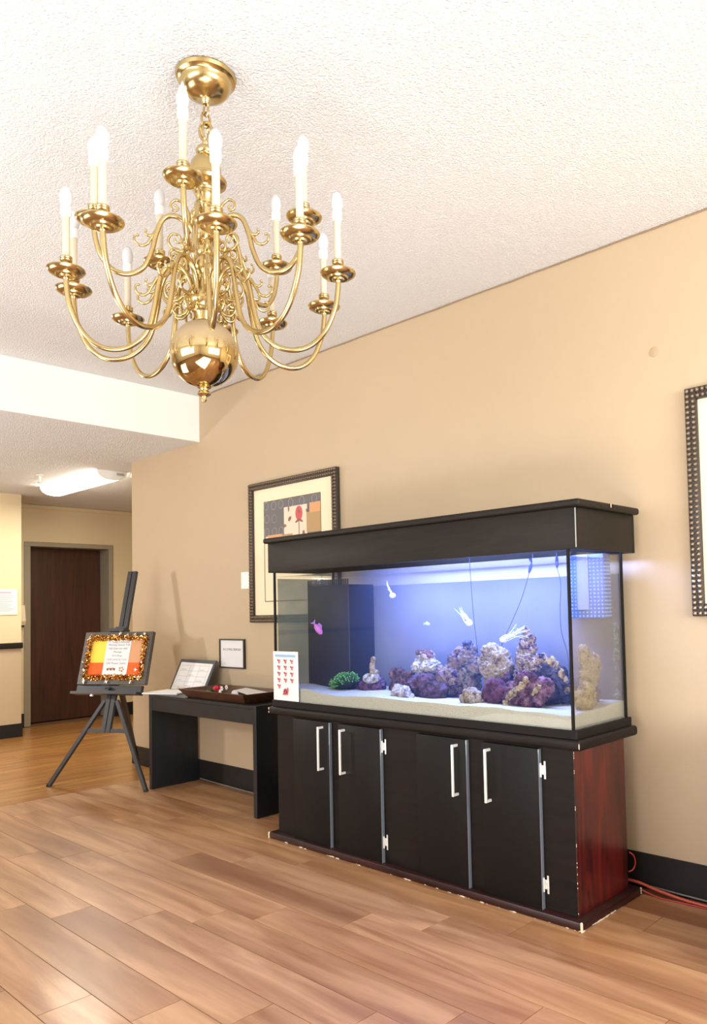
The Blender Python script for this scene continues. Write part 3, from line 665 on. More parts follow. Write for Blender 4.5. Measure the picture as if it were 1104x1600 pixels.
def fish(label, c, L, mats, rz):
    t = thing('fish', label, 'fish', c, 'fish in the aquarium'); R = Matrix.Rotation(rz[0], 3, 'Z') @ Matrix.Rotation(rz[1], 3, 'Y')
    b = MB(); b.ball(c, L * .5, 2, (.8, .22, .42), R); b.build('body', mats[0], t)
    b = MB()
    f = lambda x, z, y=0: tuple(Vector(c) + R @ Vector((x * L, y * L, z * L)))
    b.prism([f(-.36, 0, -.02), f(-.62, .2, -.02), f(-.55, 0, -.02), f(-.62, -.2, -.02)], R @ Vector((0, .03 * L, 0))); b.build('tail_fin', mats[1], t)
    b = MB(); b.prism([f(.15, .16, -.015), f(-.05, .34, -.015), f(-.3, .28, -.015), f(-.25, .12, -.015)], R @ Vector((0, .03 * L, 0))); b.build('dorsal_fin', mats[1], t)
M_pink = mat('pink_fish', srgb(200, 110, 205), rough=.35)
fish('pink purple fish swimming head down near the left end', (-.735, -.36, 1.08), .085, (M_pink, mat('violet_fin', srgb(150, 90, 200), rough=.4)), (.5, .95))
fish('faint silvery fish in the middle of the blue water', (-.08, -.22, 1.10), .04, (mat('silver_fish', srgb(176, 188, 232), rough=.3),) * 2, (.1, .1))

# cables inside the tank
M_cable = mat('dark_cable', srgb(30, 34, 70), rough=.5)
def cable(label, pts, r, plug=None, mt=None, name='cable'):
    t = thing(name, label, 'cable', pts[0], {'cable': 'thin cables inside the aquarium', 'red_wire': 'red wires by the cabinet', 'grey_cord': 'grey cords along the baseboard'}.get(name)); b = MB(); b.tube(smoothpath(pts, 6), r, 6); b.build('wire', mt or M_cable, t)
    if plug:
        b = MB(); a, c = Vector(plug[0]), Vector(plug[1]); b.tube([a, a.lerp(c, .2), a.lerp(c, .5), a.lerp(c, .8), c], [.003, .006, .0075, .006, .003], 10); b.build('plug', M_cable, t)
cable('thin cable hanging straight down behind the middle jellyfish', [(.217, -.25, 1.40), (.225, -.25, 1.25), (.235, -.25, 1.12), (.249, -.25, 1.0), (.252, -.25, .95)], .0014)
cable('thin cable with inline plug slanting left behind the resting jellyfish', [(.56, -.24, 1.40), (.552, -.24, 1.355), (.50, -.24, 1.22), (.44, -.24, 1.11), (.392, -.24, 1.03), (.37, -.24, .97)], .0014, ((.554, -.24, 1.362), (.538, -.24, 1.318)))
cable('thin wavy cable with inline plug near the right front edge', [(.655, -.2, 1.40), (.655, -.2, 1.34), (.672, -.2, 1.27), (.665, -.2, 1.17), (.667, -.2, 1.07), (.695, -.2, .97), (.702, -.2, .87)], .0014, ((.655, -.2, 1.385), (.656, -.2, 1.335)))
# faint rock reflection modelled as pale beads on the right rear glass
b = MB(); rnd = random.Random(9)
for i in range(60):
    z = .80 + .30 * rnd.random(); yy = -.128 - .02 * rnd.random()
    b.ball((.885 + .012 * rnd.random(), yy - .03 * rnd.random() * (1 - abs(z - .92) / .25), z), .003 + .006 * rnd.random(), 1, (1, 1, 1.4))
o = b.build('rock_reflection', mat('pale_reflection', srgb(112, 124, 126), rough=.9), None, org=(.89, -.14, .78)); o['kind'] = 'stuff'; tag(o, 'faint rock reflection shaped as pale beads on the rear right corner glass', 'reflection')

# chart taped to the front glass
t = thing('fish_chart', 'white paper chart of small red figures taped to aquarium glass left end', 'chart', (-.81, GY0, .84))
yy = GY0 - .001
b = MB(); nx, nz = 8, 10
vs_ = [[b.bm.verts.new((-.9165 + .210 * i / nx, yy - .0012 - .004 * abs(math.sin(i * .8 + .3)) * (j / nz) ** 2, .717 + (.2535 - .002 * 0) * j / nz)) for i in range(nx + 1)] for j in range(nz + 1)]
for j in range(nz):
    for i in range(nx): b.bm.faces.new([vs_[j][i], vs_[j][i + 1], vs_[j + 1][i + 1], vs_[j + 1][i]])
ex = bmesh.ops.extrude_face_region(b.bm, geom=b.bm.faces[:])
for v in [e for e in ex['geom'] if isinstance(e, bmesh.types.BMVert)]: v.co.y += .0006
b.build('sheet', M_paper, t)
yp = yy - .0068
b = MB(); b.box(-.893, -.728, yp, yp + .0015, .942, .954); b.build('blue_heading', M_blueink, t)
def fig(mb, x, z, s, flip=False):
    def el(dx, dz, rx, rz, a, mi):
        mb.mi = mi; pts = []
        for k in range(10):
            q = 2 * PI * k / 10; u, w = rx * math.cos(q), rz * math.sin(q)
            pts.append((x + s * (dx + u * math.cos(a) - w * math.sin(a)), yp, z + s * (dz + u * math.sin(a) + w * math.cos(a))))
        mb.prism(pts, (0, .0015, 0))
    el(-.3, .25, .30, .22, -.5, 1); el(.05, -.05, .32, .18, -.7, 0); el(.42, .18, .26, .15, .6, 0); el(.15, -.45, .24, .16, .1, 1); el(.5, .35, .12, .1, 0, 0)
for r_ in range(4):
    for c in range(3):
        b = MB(); fig(b, -.865 + c * .054, .920 - r_ * .0325, .0200); b.build('red_figure', [M_redink, M_dkredink], t, smooth=0)
b = MB(); fig(b, -.865, .920 - 4 * .0325, .0200); b.build('red_figure', [M_redink, M_dkredink], t, smooth=0)
b = MB()
def el2(mb, x, z, rx, rz, a, mi):
    mb.mi = mi; mb.prism([(x + rx * math.cos(2 * PI * k / 10) * math.cos(a) - rz * math.sin(2 * PI * k / 10) * math.sin(a), yp, z + rx * math.cos(2 * PI * k / 10) * math.sin(a) + rz * math.sin(2 * PI * k / 10) * math.cos(a)) for k in range(10)], (0, .0015, 0))
for (x, z, rx, rz, a, mi) in ((-.818, .768, .014, .007, .9, 1), (-.806, .765, .012, .011, 0, 0), (-.795, .770, .006, .016, -.2, 0), (-.824, .752, .010, .005, .5, 1), (-.804, .752, .012, .006, .2, 0)): el2(b, x, z, rx, rz, a, mi)
b.build('red_emblem', [M_redink, M_dkredink], t, smooth=0)

# ------------------------------------------------------------------ pictures on the wall
def picture(label, x0, x1, z0, z1, bw, tilt=0.0, glass=True):
    t = thing('framed_picture', label, 'picture', ((x0 + x1) / 2, -.012, (z0 + z1) / 2), 'beaded frame pictures on the tan wall')
    b = MB()
    d = .030
    for (a0, a1, c0, c1) in ((x0, x0 + bw, z0, z1), (x1 - bw, x1, z0, z1), (x0 + bw, x1 - bw, z1 - bw, z1), (x0 + bw, x1 - bw, z0, z0 + bw)):
        b.box(a0, a1, -d, -.002, c0, c1, .004, 2)
    fr = b.build('frame', M_frame, t)
    b = MB()
    p = bw * .42
    for off in (bw * .27, bw * .73):
        r = bw * .20
        nz = int((z1 - z0 - 2 * off) / p); nxx = int((x1 - x0 - 2 * off) / p)
        for xx in (x0 + off, x1 - off):
            for i in range(nz + 1): b.ball((xx, -d - .001, z0 + off + (z1 - z0 - 2 * off) * i / nz), r, 1)
        for zz in (z0 + off, z1 - off):
            for i in range(1, nxx): b.ball((x0 + off + (x1 - x0 - 2 * off) * i / nxx, -d - .001, zz), r, 1)
    o = b.build('beading', M_bead, fr); o['kind'] = 'stuff'
    b = MB(); b.box(x0 + bw, x1 - bw, -.016, -.010, z0 + bw, z1 - bw); b.build('mat_board', M_cream, t)
    return t
p1 = picture('framed rose print in a beaded dark frame, partly behind the aquarium hood', -1.837, -.952, 1.110, 2.019, .047)
ax0, ax1, az1, az0 = -1.680, -1.113, 1.886, 1.245
yA = -.0162
Acols = {'slate': srgb(112, 108, 108), 'cream': srgb(226, 212, 188), 'tan': srgb(180, 148, 104), 'peach': srgb(214, 160, 112), 'rose': srgb(204, 92, 96), 'stem': srgb(132, 110, 66), 'leaf': srgb(150, 104, 82), 'line': srgb(120, 100, 74), 'ring': srgb(168, 166, 164)}
AM = {k: mat('print_' + k, v, rough=.8) for k, v in Acols.items()}
def flat(name, k, rects, dy=0.0):
    b = MB()
    for (a, c, d, e) in rects: b.box(a, c, yA - .0006 - dy, yA - dy + .0004, d, e)
    return b.build(name, AM[k], p1, smooth=0)
flat('window_line', 'line', [(ax0, ax1, az1 - .003, az1 + .003), (ax0 - .003, ax0 + .003, az0, az1), (ax1 - .003, ax1 + .003, az0, az1), (ax0, ax1, az0 - .003, az0 + .003)], .0004)
flat('slate_panel', 'slate', [(ax0, ax1, 1.64, az1)])
flat('cream_panel', 'cream', [(-1.47, -1.24, 1.48, 1.832), (-1.665, -1.47, 1.46, 1.66)], .0008)
flat('tan_panel', 'tan', [(-1.245, ax1, 1.655, 1.78), (-1.245, ax1, 1.48, 1.65), (-1.49, -1.385, 1.50, 1.662)], .0016)
flat('peach_panel', 'peach', [(-1.215, ax1, 1.775, 1.835), (-1.64, -1.49, 1.635, 1.668)], .0020)
flat('cream_square', 'cream', [(-1.625, -1.545, 1.55, 1.632), (-1.53, -1.495, 1.55, 1.62)], .0024)
flat('flower_stem', 'stem', [(-1.322, -1.316, 1.48, 1.74)], .0020)
def ell(name, k, items, dy):
    b = MB()
    for (x, z, rx, rz, a) in items:
        b.prism([(x + rx * math.cos(q) * math.cos(a) - rz * math.sin(q) * math.sin(a), yA - dy - .0008, z + rx * math.cos(q) * math.sin(a) + rz * math.sin(q) * math.cos(a)) for q in [2 * PI * i / 14 for i in range(14)]], (0, .0008, 0))
    return b.build(name, AM[k], p1, smooth=0)
ell('rose_bloom', 'rose', [(-1.318, 1.782, .034, .046, 0)], .0026); ell('rose_centre', 'leaf', [(-1.318, 1.795, .010, .014, .3)], .0036)
ell('leaf', 'leaf', [(-1.335, 1.735, .022, .007, .4), (-1.30, 1.735, .022, .007, -.4)], .0030)
for (x, z, rx, rz, a) in ((-1.41, 1.755, .018, .011, .8), (-1.46, 1.715, .014, .010, .2), (-1.275, 1.655, .011, .018, 0), (-1.285, 1.595, .017, .013, .3), (-1.335, 1.585, .010, .014, .2), (-1.42, 1.82, .006, .02, 0), (-1.24, 1.79, .008, .012, .4), (-1.585, 1.59, .007, .012, 0)):
    ell('leaf', 'leaf', [(x, z, rx, rz, a)], .0030)
for (x, z) in ((-1.655, 1.865), (-1.575, 1.86), (-1.50, 1.862), (-1.40, 1.862), (-1.29, 1.862), (-1.17, 1.862), (-1.65, 1.78), (-1.57, 1.775), (-1.65, 1.695), (-1.57, 1.692), (-1.50, 1.692)):
    b = MB(); b.tube([(x + .024 * math.cos(q), yA - .0014, z - .006 + .026 * math.sin(q)) for q in [2 * PI * i / 16 for i in range(16)]], .0016, 4, True); b.build('ring_motif', AM['ring'], p1)
b = MB(); b.box(-1.790, -.999, -.0225, -.0205, 1.157, 1.972); b.build('glazing', clear_mat('picture_glass', (1, 1, 1, 1), 1.15, .12), p1, smooth=0)
p2 = picture('framed picture with white mat in a beaded frame at the right edge', 1.168, 2.05, 1.121, 2.031, .049)
b = MB(); b.box(1.40, 1.82, -.0172, -.0162, 1.36, 1.80); b.build('print', AM['tan'], p2, smooth=0)

t = thing('wall_plate', 'white blank wall plate left of the rose print', 'wall plate', (-1.925, 0, 1.39))
b = MB(); b.box(-1.965, -1.875, -.006, 0, 1.335, 1.447, .002, 1); b.build('plate', M_white, t)
b = MB()
for z in (1.348, 1.434): b.lathe([(.0035, 0), (.003, .0015)], (-1.92, -.0058, z), 8, axis=Vector((0, -1, 0)))
b.build('screw', M_inkf, t)

b = MB(); b.lathe([(.021, 0), (.021, .0015), (.018, .0025)], (1.033, 0, 2.222), 24, axis=Vector((0, -1, 0))); o = b.build('wall_patch', mat('patch_paint', srgb(176, 155, 124), rough=.7, spec=.1), None, org=(1.033, 0, 2.222)); tag(o, 'small round tan patch on the wall above the right picture', 'patch')
t = thing('memorial_sign', 'small white sign in a thin dark frame on wall above the tray', 'sign', (-2.074, -.01, .90))
b = MB()
x0, x1, z0, z1 = -2.2211, -1.9271, .8016, 1.0
for (a0, a1, c0, c1) in ((x0, x0 + .010, z0, z1), (x1 - .010, x1, z0, z1), (x0 + .01, x1 - .01, z1 - .009, z1), (x0 + .01, x1 - .01, z0, z0 + .009)): b.box(a0, a1, -.018, -.001, c0, c1, .001, 1)
b.build('frame', M_frame, t)
b = MB(); b.box(x0 + .01, x1 - .01, -.010, -.004, z0 + .009, z1 - .009); b.build('sheet', M_paper, t)
b = MB(); MT = Matrix.Translation((-2.074, -.0105, .921)) @ Matrix.Rotation(PI / 2, 4, 'X'); text_mesh('IN LOVING MEMORY', .023, MT, b); b.build('lettering', M_ink, t, smooth=0)

# ------------------------------------------------------------------ table and what is on it
t = table = thing('console_table', 'black slab sided console table against the wall left of cabinet', 'table', (-1.91, -.19, 0))
TX0, TX1, TY0, TY1, TZ = -2.532, -1.2945, -.368, -.018, .6375
b = MB(); b.box(TX0, TX0 + .033, TY0, TY1, 0, TZ, .0015, 1); b.build('side_panel', M_tablewood, t)
b = MB(); b.box(TX1 - .033, TX1, TY0, TY1, 0, TZ, .0015, 1); b.build('side_panel', M_tablewood, t)
b = MB(); b.box(TX0 + .033, TX1 - .033, TY0, TY1, TZ - .02, TZ, .0015, 1); b.build('tabletop', M_tablewood, t)
b = MB(); b.box(TX0 + .033, TX1 - .033, TY0 + .004, TY0 + .022, TZ - .108, TZ - .02, .0015, 1); b.build('apron', M_tablewood, t)
# tray
t = thing('serving_tray', 'dark brown wooden tray with sloping sides on the console table', 'tray', (-1.79, -.205, TZ))
M_tray = wood('walnut_tray', srgb(58, 36, 24), srgb(98, 62, 40), scale=(4, 30, 30), rough=.4)
ox0, ox1, oy0, oy1, sl, tz = -2.158, -1.420, -.366, -.045, .045, TZ + .056
b = MB(); b.box(ox0 + sl, ox1 - sl, oy0 + sl, oy1 - sl, TZ + .0005, TZ + .010); b.build('tray_bottom', M_tray, t)
def side(p, q, inn):
    p, q, inn = Vector(p), Vector(q), Vector(inn)
    lo = Vector((0, 0, TZ + .0005 - tz))
    t0, t1 = p, q; b0 = p + inn[0] * Vector((1, 0, 0)) ; 
    return
def tray_side(o0, o1, i0, i1, th):
    # outer top edge o0-o1, bottom edge i0-i1 ; th = inward thickness vector
    b = MB(); th = Vector(th)
    a = [Vector((*o0, tz)), Vector((*o1, tz)), Vector((*i1, TZ + .0005)), Vector((*i0, TZ + .0005))]
    b.prism(a, th); b.build('tray_side', M_tray, t)
I = [(ox0 + sl, oy0 + sl), (ox1 - sl, oy0 + sl), (ox1 - sl, oy1 - sl), (ox0 + sl, oy1 - sl)]
Oo = [(ox0, oy0), (ox1, oy0), (ox1, oy1), (ox0, oy1)]
tray_side(Oo[0], Oo[1], I[0], I[1], (0, .012, 0)); tray_side(Oo[1], Oo[2], I[1], I[2], (-.012, 0, 0)); tray_side(Oo[2], Oo[3], I[2], I[3], (0, -.012, 0)); tray_side(Oo[3], Oo[0], I[3], I[0], (.012, 0, 0))
# things in the tray
zt = TZ + .011
M_leafg = mat('fabric_leaf', srgb(60, 110, 50), rough=.6); M_rose = mat('red_petal', srgb(206, 40, 62), rough=.5)
t = thing('red_rose', 'red fabric rose with green leaves lying in the brown tray', 'flower', (-1.96, -.20, zt))
b = MB(); b.tube(smoothpath([(-2.10, -.18, zt + .012), (-2.03, -.19, zt + .016), (-1.96, -.20, zt + .028)]), .003, 6); b.build('stem', M_leafg, t)
b = MB()
for i in range(9):
    a = i * 2.4; r = .006 + .0022 * i; b.ball((-1.945 + r * math.cos(a), -.205 + r * math.sin(a) * .8, zt + .040 + .004 * (i % 3)), .014, 1, (1, .5, 1.1), Matrix.Rotation(a, 3, 'Z'))
b.build('bloom', M_rose, t)
for (x, y, z, a, p) in ((-2.00, -.20, .045, .6, -.7), (-2.01, -.17, .04, 2.4, -.3), (-2.06, -.2, .02, .2, .1), (-1.975, -.225, .03, -.9, -.5)):
    b = MB(); b.ball((x, y, zt + z), .03, 1, (1, .42, .08), Matrix.Rotation(a, 3, 'Z') @ Matrix.Rotation(p, 3, 'Y')); b.build('leaf', M_leafg, t)
t = thing('white_daisy_sprig', 'small white blossom sprig beside the red rose in the tray', 'flower', (-1.885, -.20, zt))
b = MB(); b.tube([(-1.93, -.19, zt + .006), (-1.895, -.2, zt + .03)], .002, 5); b.build('stem', M_leafg, t)
for (x, y, z) in ((-1.89, -.21, .045), (-1.868, -.19, .052), (-1.902, -.215, .024), (-1.88, -.23, .02)):
    b = MB()
    for k in range(6): b.ball((x + .010 * math.cos(k * PI / 3), y, zt + z + .010 * math.sin(k * PI / 3)), .007, 1, (1, .4, 1))
    b.build('blossom', M_paper, t)
M_dkleaf = mat('dark_leaf', srgb(36, 52, 40), rough=.6)
b = MB()
for (x, y, a) in ((-1.80, -.20, .3), (-1.78, -.22, 1.2), (-1.825, -.21, -.6)): b.ball((x, y, zt + .014), .026, 1, (1, .5, .3), Matrix.Rotation(a, 3, 'Z'))
o = b.build('dark_leaf_cluster', M_dkleaf, None, org=(-1.80, -.21, zt)); tag(o, 'dark green leaf cluster in the tray right of the white blossoms', 'leaves')
t = thing('rolled_paper', 'white paper rolled and fanned open lying in the tray right end', 'paper', (-1.63, -.19, zt))
b = MB()
R0 = [Vector((-1.76, -.12, zt + .0245)), Vector((-1.70, -.24, zt + .0245))]
b.tube([R0[0], R0[1]], .024, 16); b.build('roll', M_paper, t)
b = MB(); b.prism([(-1.75, -.118, zt + .047), (-1.69, -.245, zt + .047), (-1.475, -.27, zt + .026), (-1.475, -.12, zt + .030)], (0, 0, .0012)); b.build('loose_sheet', M_paper, t)
b = MB(); b.box(-1.97, -1.62, -.31, -.24, zt, zt + .0015); o = b.build('cream_card', mat('pale_card', srgb(206, 198, 160), rough=.8), None, org=(-1.80, -.28, zt)); tag(o, 'flat pale card under the flowers in the tray', 'card')
# guest book binder
t = thing('open_binder', 'open ring binder of white pages on the left end of the table', 'binder', (-2.45, -.27, TZ))
A = [(-2.560, -.405), (-2.285, -.300), (-2.385, -.120), (-2.625, -.185)]
b = MB(); b.prism([(x, y, TZ + .0005) for x, y in A], (0, 0, .004)); b.build('cover', mat('grey_cover', srgb(160, 158, 160)), t)
b = MB(); b.prism([(x * .985 + -2.46 * .015, y * .985 - .25 * .015, TZ + .0045) for x, y in A], (0, 0, .007)); b.build('pages', M_paper, t)
for k in range(3):
    f = .12 + .38 * k; x = A[3][0] + (A[2][0] - A[3][0]) * f; y = A[3][1] + (A[2][1] - A[3][1]) * f - .012
    b = MB(); b.tube([(x, y + .012 * math.cos(q), TZ + .0145 + .014 * math.sin(q)) for q in [PI * i / 10 for i in range(11)]], .0018, 6); b.build('ring', M_brass, t)
# calendar on a dark clip board leaning on the wall side
t = thing('calendar_board', 'dark board with a white calendar sheet leaning at the table back', 'calendar', (-2.43, -.09, TZ))
P00, P10, P11, P01 = Vector((-2.655, -.150, TZ + .002)), Vector((-2.195, -.150, TZ + .002)), Vector((-2.195, -.055, .853)), Vector((-2.655, -.055, .853))
def onb(u, v, off=0.0):
    nn = (P10 - P00).cross(P01 - P00).normalized()
    return P00 + (P10 - P00) * u + (P01 - P00) * v + nn * off
b = MB(); nb = (P10 - P00).cross(P01 - P00).normalized()
b.prism([onb(0, 0), onb(1, 0), onb(1, 1), onb(0, 1)], nb * -.012); b.build('board', mat('grey_board', srgb(66, 68, 74), rough=.45), t)
b = MB(); b.prism([onb(.05, .03, .001), onb(.94, .06, .001), onb(.955, .885, .001), onb(.06, .90, .001)], nb * .001); b.build('sheet', M_paper, t)
b = MB()
for i in range(5): b.prism([onb(.10, .12 + .17 * i, .0022), onb(.90, .13 + .17 * i, .0022), onb(.90, .138 + .17 * i, .0022), onb(.10, .128 + .17 * i, .0022)], nb * .0004)
for i in range(4): b.prism([onb(.10 + .262 * i, .12, .0022), onb(.105 + .262 * i, .12, .0022), onb(.108 + .262 * i, .81, .0022), onb(.103 + .262 * i, .81, .0022)], nb * .0004)
rnd = random.Random(2)
for i in range(4):
    for j in range(3):
        for k in range((i + j) % 2 + 0): b.prism([onb(.13 + .262 * j, .16 + .17 * i + .05 * k, .0022), onb(.13 + .262 * j + .1 + .08 * rnd.random(), .16 + .17 * i + .05 * k, .0022), onb(.13 + .262 * j + .1 + .08 * rnd.random(), .175 + .17 * i + .05 * k, .0022), onb(.13 + .262 * j, .175 + .17 * i + .05 * k, .0022)], nb * .0004)
b.build('calendar_grid', M_inkf, t, smooth=0)
b = MB(); b.prism([onb(.46, .9, -.012), onb(.54, .9, -.012), onb(.54, .9, -.012) + Vector((0, .03, -.19)), onb(.46, .9, -.012) + Vector((0, .03, -.19))], (0, .004, 0)); b.build('prop_stand', M_easel_dk, t)

# ------------------------------------------------------------------ easel with the notice board
EM = Vector((-2.8306, -.5937, 0)); Ee = Vector((.9033, .4289, 0)); Eb = Vector((-.4289, .9033, 0)); et = .2564
Eu = Vector((0, 0, math.cos(et))) + Eb * math.sin(et); En = Ee.cross(Eu).normalized()
if En.dot(Vector((.4, -.87, .25))) < 0: En = -En
def E3(s, h, o=0.0): return EM + Ee * s + Eu * h + En * o
def ebox(mb, s0, s1, h0, h1, o0, o1):
    mb.prism([E3(s0, h0, o0), E3(s1, h0, o0), E3(s1, h1, o0), E3(s0, h1, o0)], En * (o1 - o0)); return mb
t = thing('easel', 'dark grey wooden tripod easel holding the tinsel notice board', 'easel', (-2.83, -.45, 0))
b = MB(); ebox(b, -.036, -.004, .377, 1.548, -.012, .010); ebox(b, .004, .036, .377, 1.548, -.012, .010); ebox(b, -.004, .004, .377, 1.548, -.012, .002); b.build('mast', M_easel, t)
def legbar(p, q, w, th, mtt, name, side):
    p, q = Vector(p), Vector(q); d = (q - p).normalized(); side = (Vector(side) - d * Vector(side).dot(d)).normalized(); n = d.cross(side)
    b = MB(); b.prism([p - side * w - n * th, p + side * w - n * th, p + side * w + n * th, p - side * w + n * th], q - p); return b.build(name, mtt, t)
for s in (-1, 1):
    foot = EM + Ee * s * .4017 * .985 + Vector((0, 0, .004)); legbar(foot, E3(s * .05, .60, -.0), .0125, .011, M_easel, 'leg', Ee)
    b = MB(); ff = EM + Ee * s * .4017; b.tube([ff + Vector((0, 0, .001)), ff + Vector((0, 0, .016)) - Ee * s * .006], .0135, 10); b.build('rubber_foot', M_base, t)
legbar(Vector((-3.300, -.058, .003)), E3(0.06, .665, -.015), .016, .011, M_easel_dk, 'rear_leg', Ee)
b = MB(); ebox(b, -.185, .180, .378, .404, -.006, .006); b.build('crossbar', M_easel, t)
b = MB(); ebox(b, -.275, .262, .655, .70, .012, .040); ebox(b, -.285, .262, .635, .652, .012, .088); b.build('ledge', M_easel, t)
b = MB(); b.tube([E3(.0, .678, .040), E3(0, .678, .058)], .012, 12); b.tube([E3(-.022, .678, .055), E3(.022, .678, .055)], .006, 8); b.build('knob', M_easel_dk, t)
b = MB(); ebox(b, -.065, .065, 1.082, 1.105, .010, .075); ebox(b, -.045, .045, 1.105, 1.125, .010, .03); b.build('top_clamp', M_easel, t)
b = MB(); b.tube([E3(-.13, .635, .05), E3(-.13, .622, .05)], .012, 10); b.build('wing_nut', M_chrome, t)
# board
BS0, BS1, BH0, BH1 = -.258, .306, .704, 1.078
t = thing('notice_board', 'framed notice board edged with gold tinsel standing on the easel', 'notice board', tuple(E3(0, .704, .05)))
b = MB(); fwid = .034
ebox(b, BS0, BS0 + fwid, BH0, BH1, .036, .066); ebox(b, BS1 - fwid, BS1, BH0, BH1, .036, .066); ebox(b, BS0 + fwid, BS1 - fwid, BH1 - fwid * .8, BH1, .036, .066); ebox(b, BS0 + fwid, BS1 - fwid, BH0, BH0 + fwid, .036, .066)
b.build('frame', mat('grey_brown_frame', srgb(72, 66, 58), rough=.4), t)
b = MB(); ebox(b, BS0 + fwid, BS1 - fwid, BH0 + fwid, BH1 - fwid * .8, .040, .052); b.build('backing', mat('yellow_cream_card', srgb(250, 228, 140), rough=.8), t)
for nm, c, r in (('yellow_panel', srgb(250, 208, 74), (-.20, -.0, .86, 1.035)), ('tan_panel', srgb(206, 150, 108), (.03, .262, .86, 1.035)), ('orange_panel', srgb(240, 96, 28), (-.20, .262, .752, .86))):
    b = MB(); ebox(b, r[0], r[1], r[2], r[3], .052, .054); b.build(nm, mat('card_' + nm, c, rough=.8), t)
b = MB(); b.prism([E3(-.071, .772, .055), E3(.131, .772, .055), E3(.133, 1.022, .055), E3(-.073, 1.020, .055)], En * .001); b.build('notice_sheet', M_paper, t)
ex_, ez_ = Ee, Eu
MTX = Matrix((Ee, Eu, En)).transposed().to_4x4()
b = MB()
for s0, h, sz, txt in ((.045, 1.0, .021, "Today's Activities"), (.035, .980, .021, 'Morning Stretch 9:30'), (.030, .954, .022, 'Hall Exercise with'), (.030, .930, .021, 'Massage'), (.030, .903, .019, '10:15 Bingo'), (.030, .876, .020, '12:00 Lunch by Core'), (.030, .848, .022, '2:00 Flower Game')):
    q = MTX.copy(); q.translation = E3(s0, h, .0562); text_mesh(txt, sz, q, b)
b.build('lettering', M_ink, t, smooth=0)
b = MB()
for k in range(5): b.prism([E3(-.03 + .014 * k + .008 * math.cos(a), .812 + .010 * math.sin(a) + (.004 if k % 2 else 0), .0562) for a in [2 * PI * i / 8 for i in range(8)]], En * .0004); b.mi = 1 - b.mi
for k in range(5): b.prism([E3(.085 + .016 * math.cos(k * 1.26) + .008 * math.cos(a), .812 + .013 * math.sin(k * 1.26) + .006 * math.sin(a), .0562) for a in [2 * PI * i / 8 for i in range(8)]], En * .0004); b.mi = 2 if k % 2 else 1
b.build('clip_art', [mat('plum_ink', srgb(110, 60, 60)), mat('ochre_ink', srgb(190, 130, 60)), mat('rust_ink', srgb(170, 80, 50))], t, smooth=0)
M_tin = mat('gold_tinsel', (0.62, 0.27, 0.04, 1), rough=.22, metal=1.0); M_tin2 = mat('bronze_tinsel', (.28, .10, .02, 1), rough=.3, metal=1.0); M_tin3 = mat('pale_gold_tinsel', (1.0, .78, .34, 1), rough=.2, metal=1.0)
b = MB(); rnd = random.Random(4)
g0, g1, q0, q1 = -.208, .258, .752, 1.036
per = [(g0, q0, g1, q0), (g1, q0, g1, q1), (g1, q1, g0, q1), (g0, q1, g0, q0)]
for (a, c, d, e) in per:
    L = math.hypot(d - a, e - c); n_ = int(L * 2600)
    for i in range(n_):
        f = rnd.random(); ps = a + (d - a) * f; ph = c + (e - c) * f
        an = rnd.uniform(0, 2 * PI); rr = rnd.uniform(.0, .024)
        p = E3(ps + rr * math.cos(an), ph + rr * math.sin(an) * .9, .056 + .020 * rnd.random())
        u = Vector((rnd.uniform(-1, 1), rnd.uniform(-1, 1), rnd.uniform(-1, 1))).normalized() * rnd.uniform(.008, .016); w = u.orthogonal().normalized() * .0022
        b.mi = rnd.choice((0, 0, 0, 1, 1, 2))
        b.poly([p - w, p + w, p + u + w, p + u - w], [(0, 1, 2, 3)])
o = b.build('tinsel_garland', [M_tin, M_tin2, M_tin3], t, smooth=0); o['kind'] = 'stuff'
M_sil = mat('silver_foil', (.95, .90, .80, 1), rough=.25, metal=1.0)
for (s, h, r) in ((-.20, .72, .02), (-.01, .722, .016), (.19, .722, .017), (-.215, .80, .019), (-.205, .945, .013), (-.21, 1.03, .014), (0.045, 1.066, .017), (.11, 1.052, .015), (.17, 1.055, .017), (.245, 1.06, .014), (.275, .965, .011), (.215, .805, .018), (.255, .86, .014), (.25, .755, .015), (.03, 1.05, .010), (-.235, .86, .012)):
    b = MB(); pts = []
    a0 = rnd.uniform(0, 2)
    for k in range(10):
        q = a0 + 2 * PI * k / 10; rr = r if k % 2 == 0 else r * .45
        pts.append(E3(s + rr * math.cos(q), h + rr * math.sin(q), .078 + rnd.uniform(-.003, .003)))
    cc = E3(s, h, .083); cb = E3(s, h, .074)
    b.poly(pts + [cc, cb], [(k, (k + 1) % 10, 10) for k in range(10)] + [((k + 1) % 10, k, 11) for k in range(10)]); b.build('foil_leaf', M_sil, t, smooth=0)

# ------------------------------------------------------------------ cords
M_cord = mat('orange_cord', srgb(186, 82, 58), rough=.5); M_redc = mat('red_wire', srgb(170, 52, 44), rough=.5); M_grc = mat('grey_cord', srgb(120, 112, 104), rough=.5)
cable('orange extension cord along the baseboard right of the cabinet', [(.80, -.045, .030), (.90, -.045, .032), (1.0, -.05, .018), (1.15, -.055, .0065), (1.4, -.06, .0065), (1.9, -.07, .0065)], .006, mt=M_cord, name='extension_cord')
cable('thin red wire lying on the floor beside the cabinet corner', [(.935, -.082, .020), (.965, -.081, .012), (1.02, -.082, .004), (1.10, -.075, .0035), (1.2, -.072, .0035)], .003, mt=M_redc, name='red_wire')
cable('thin red wire loop hanging behind the cabinet end', [(.90, -.11, .17), (.915, -.10, .155), (.918, -.095, .125), (.91, -.10, .10), (.895, -.11, .09)], .0028, mt=M_redc, name='red_wire')
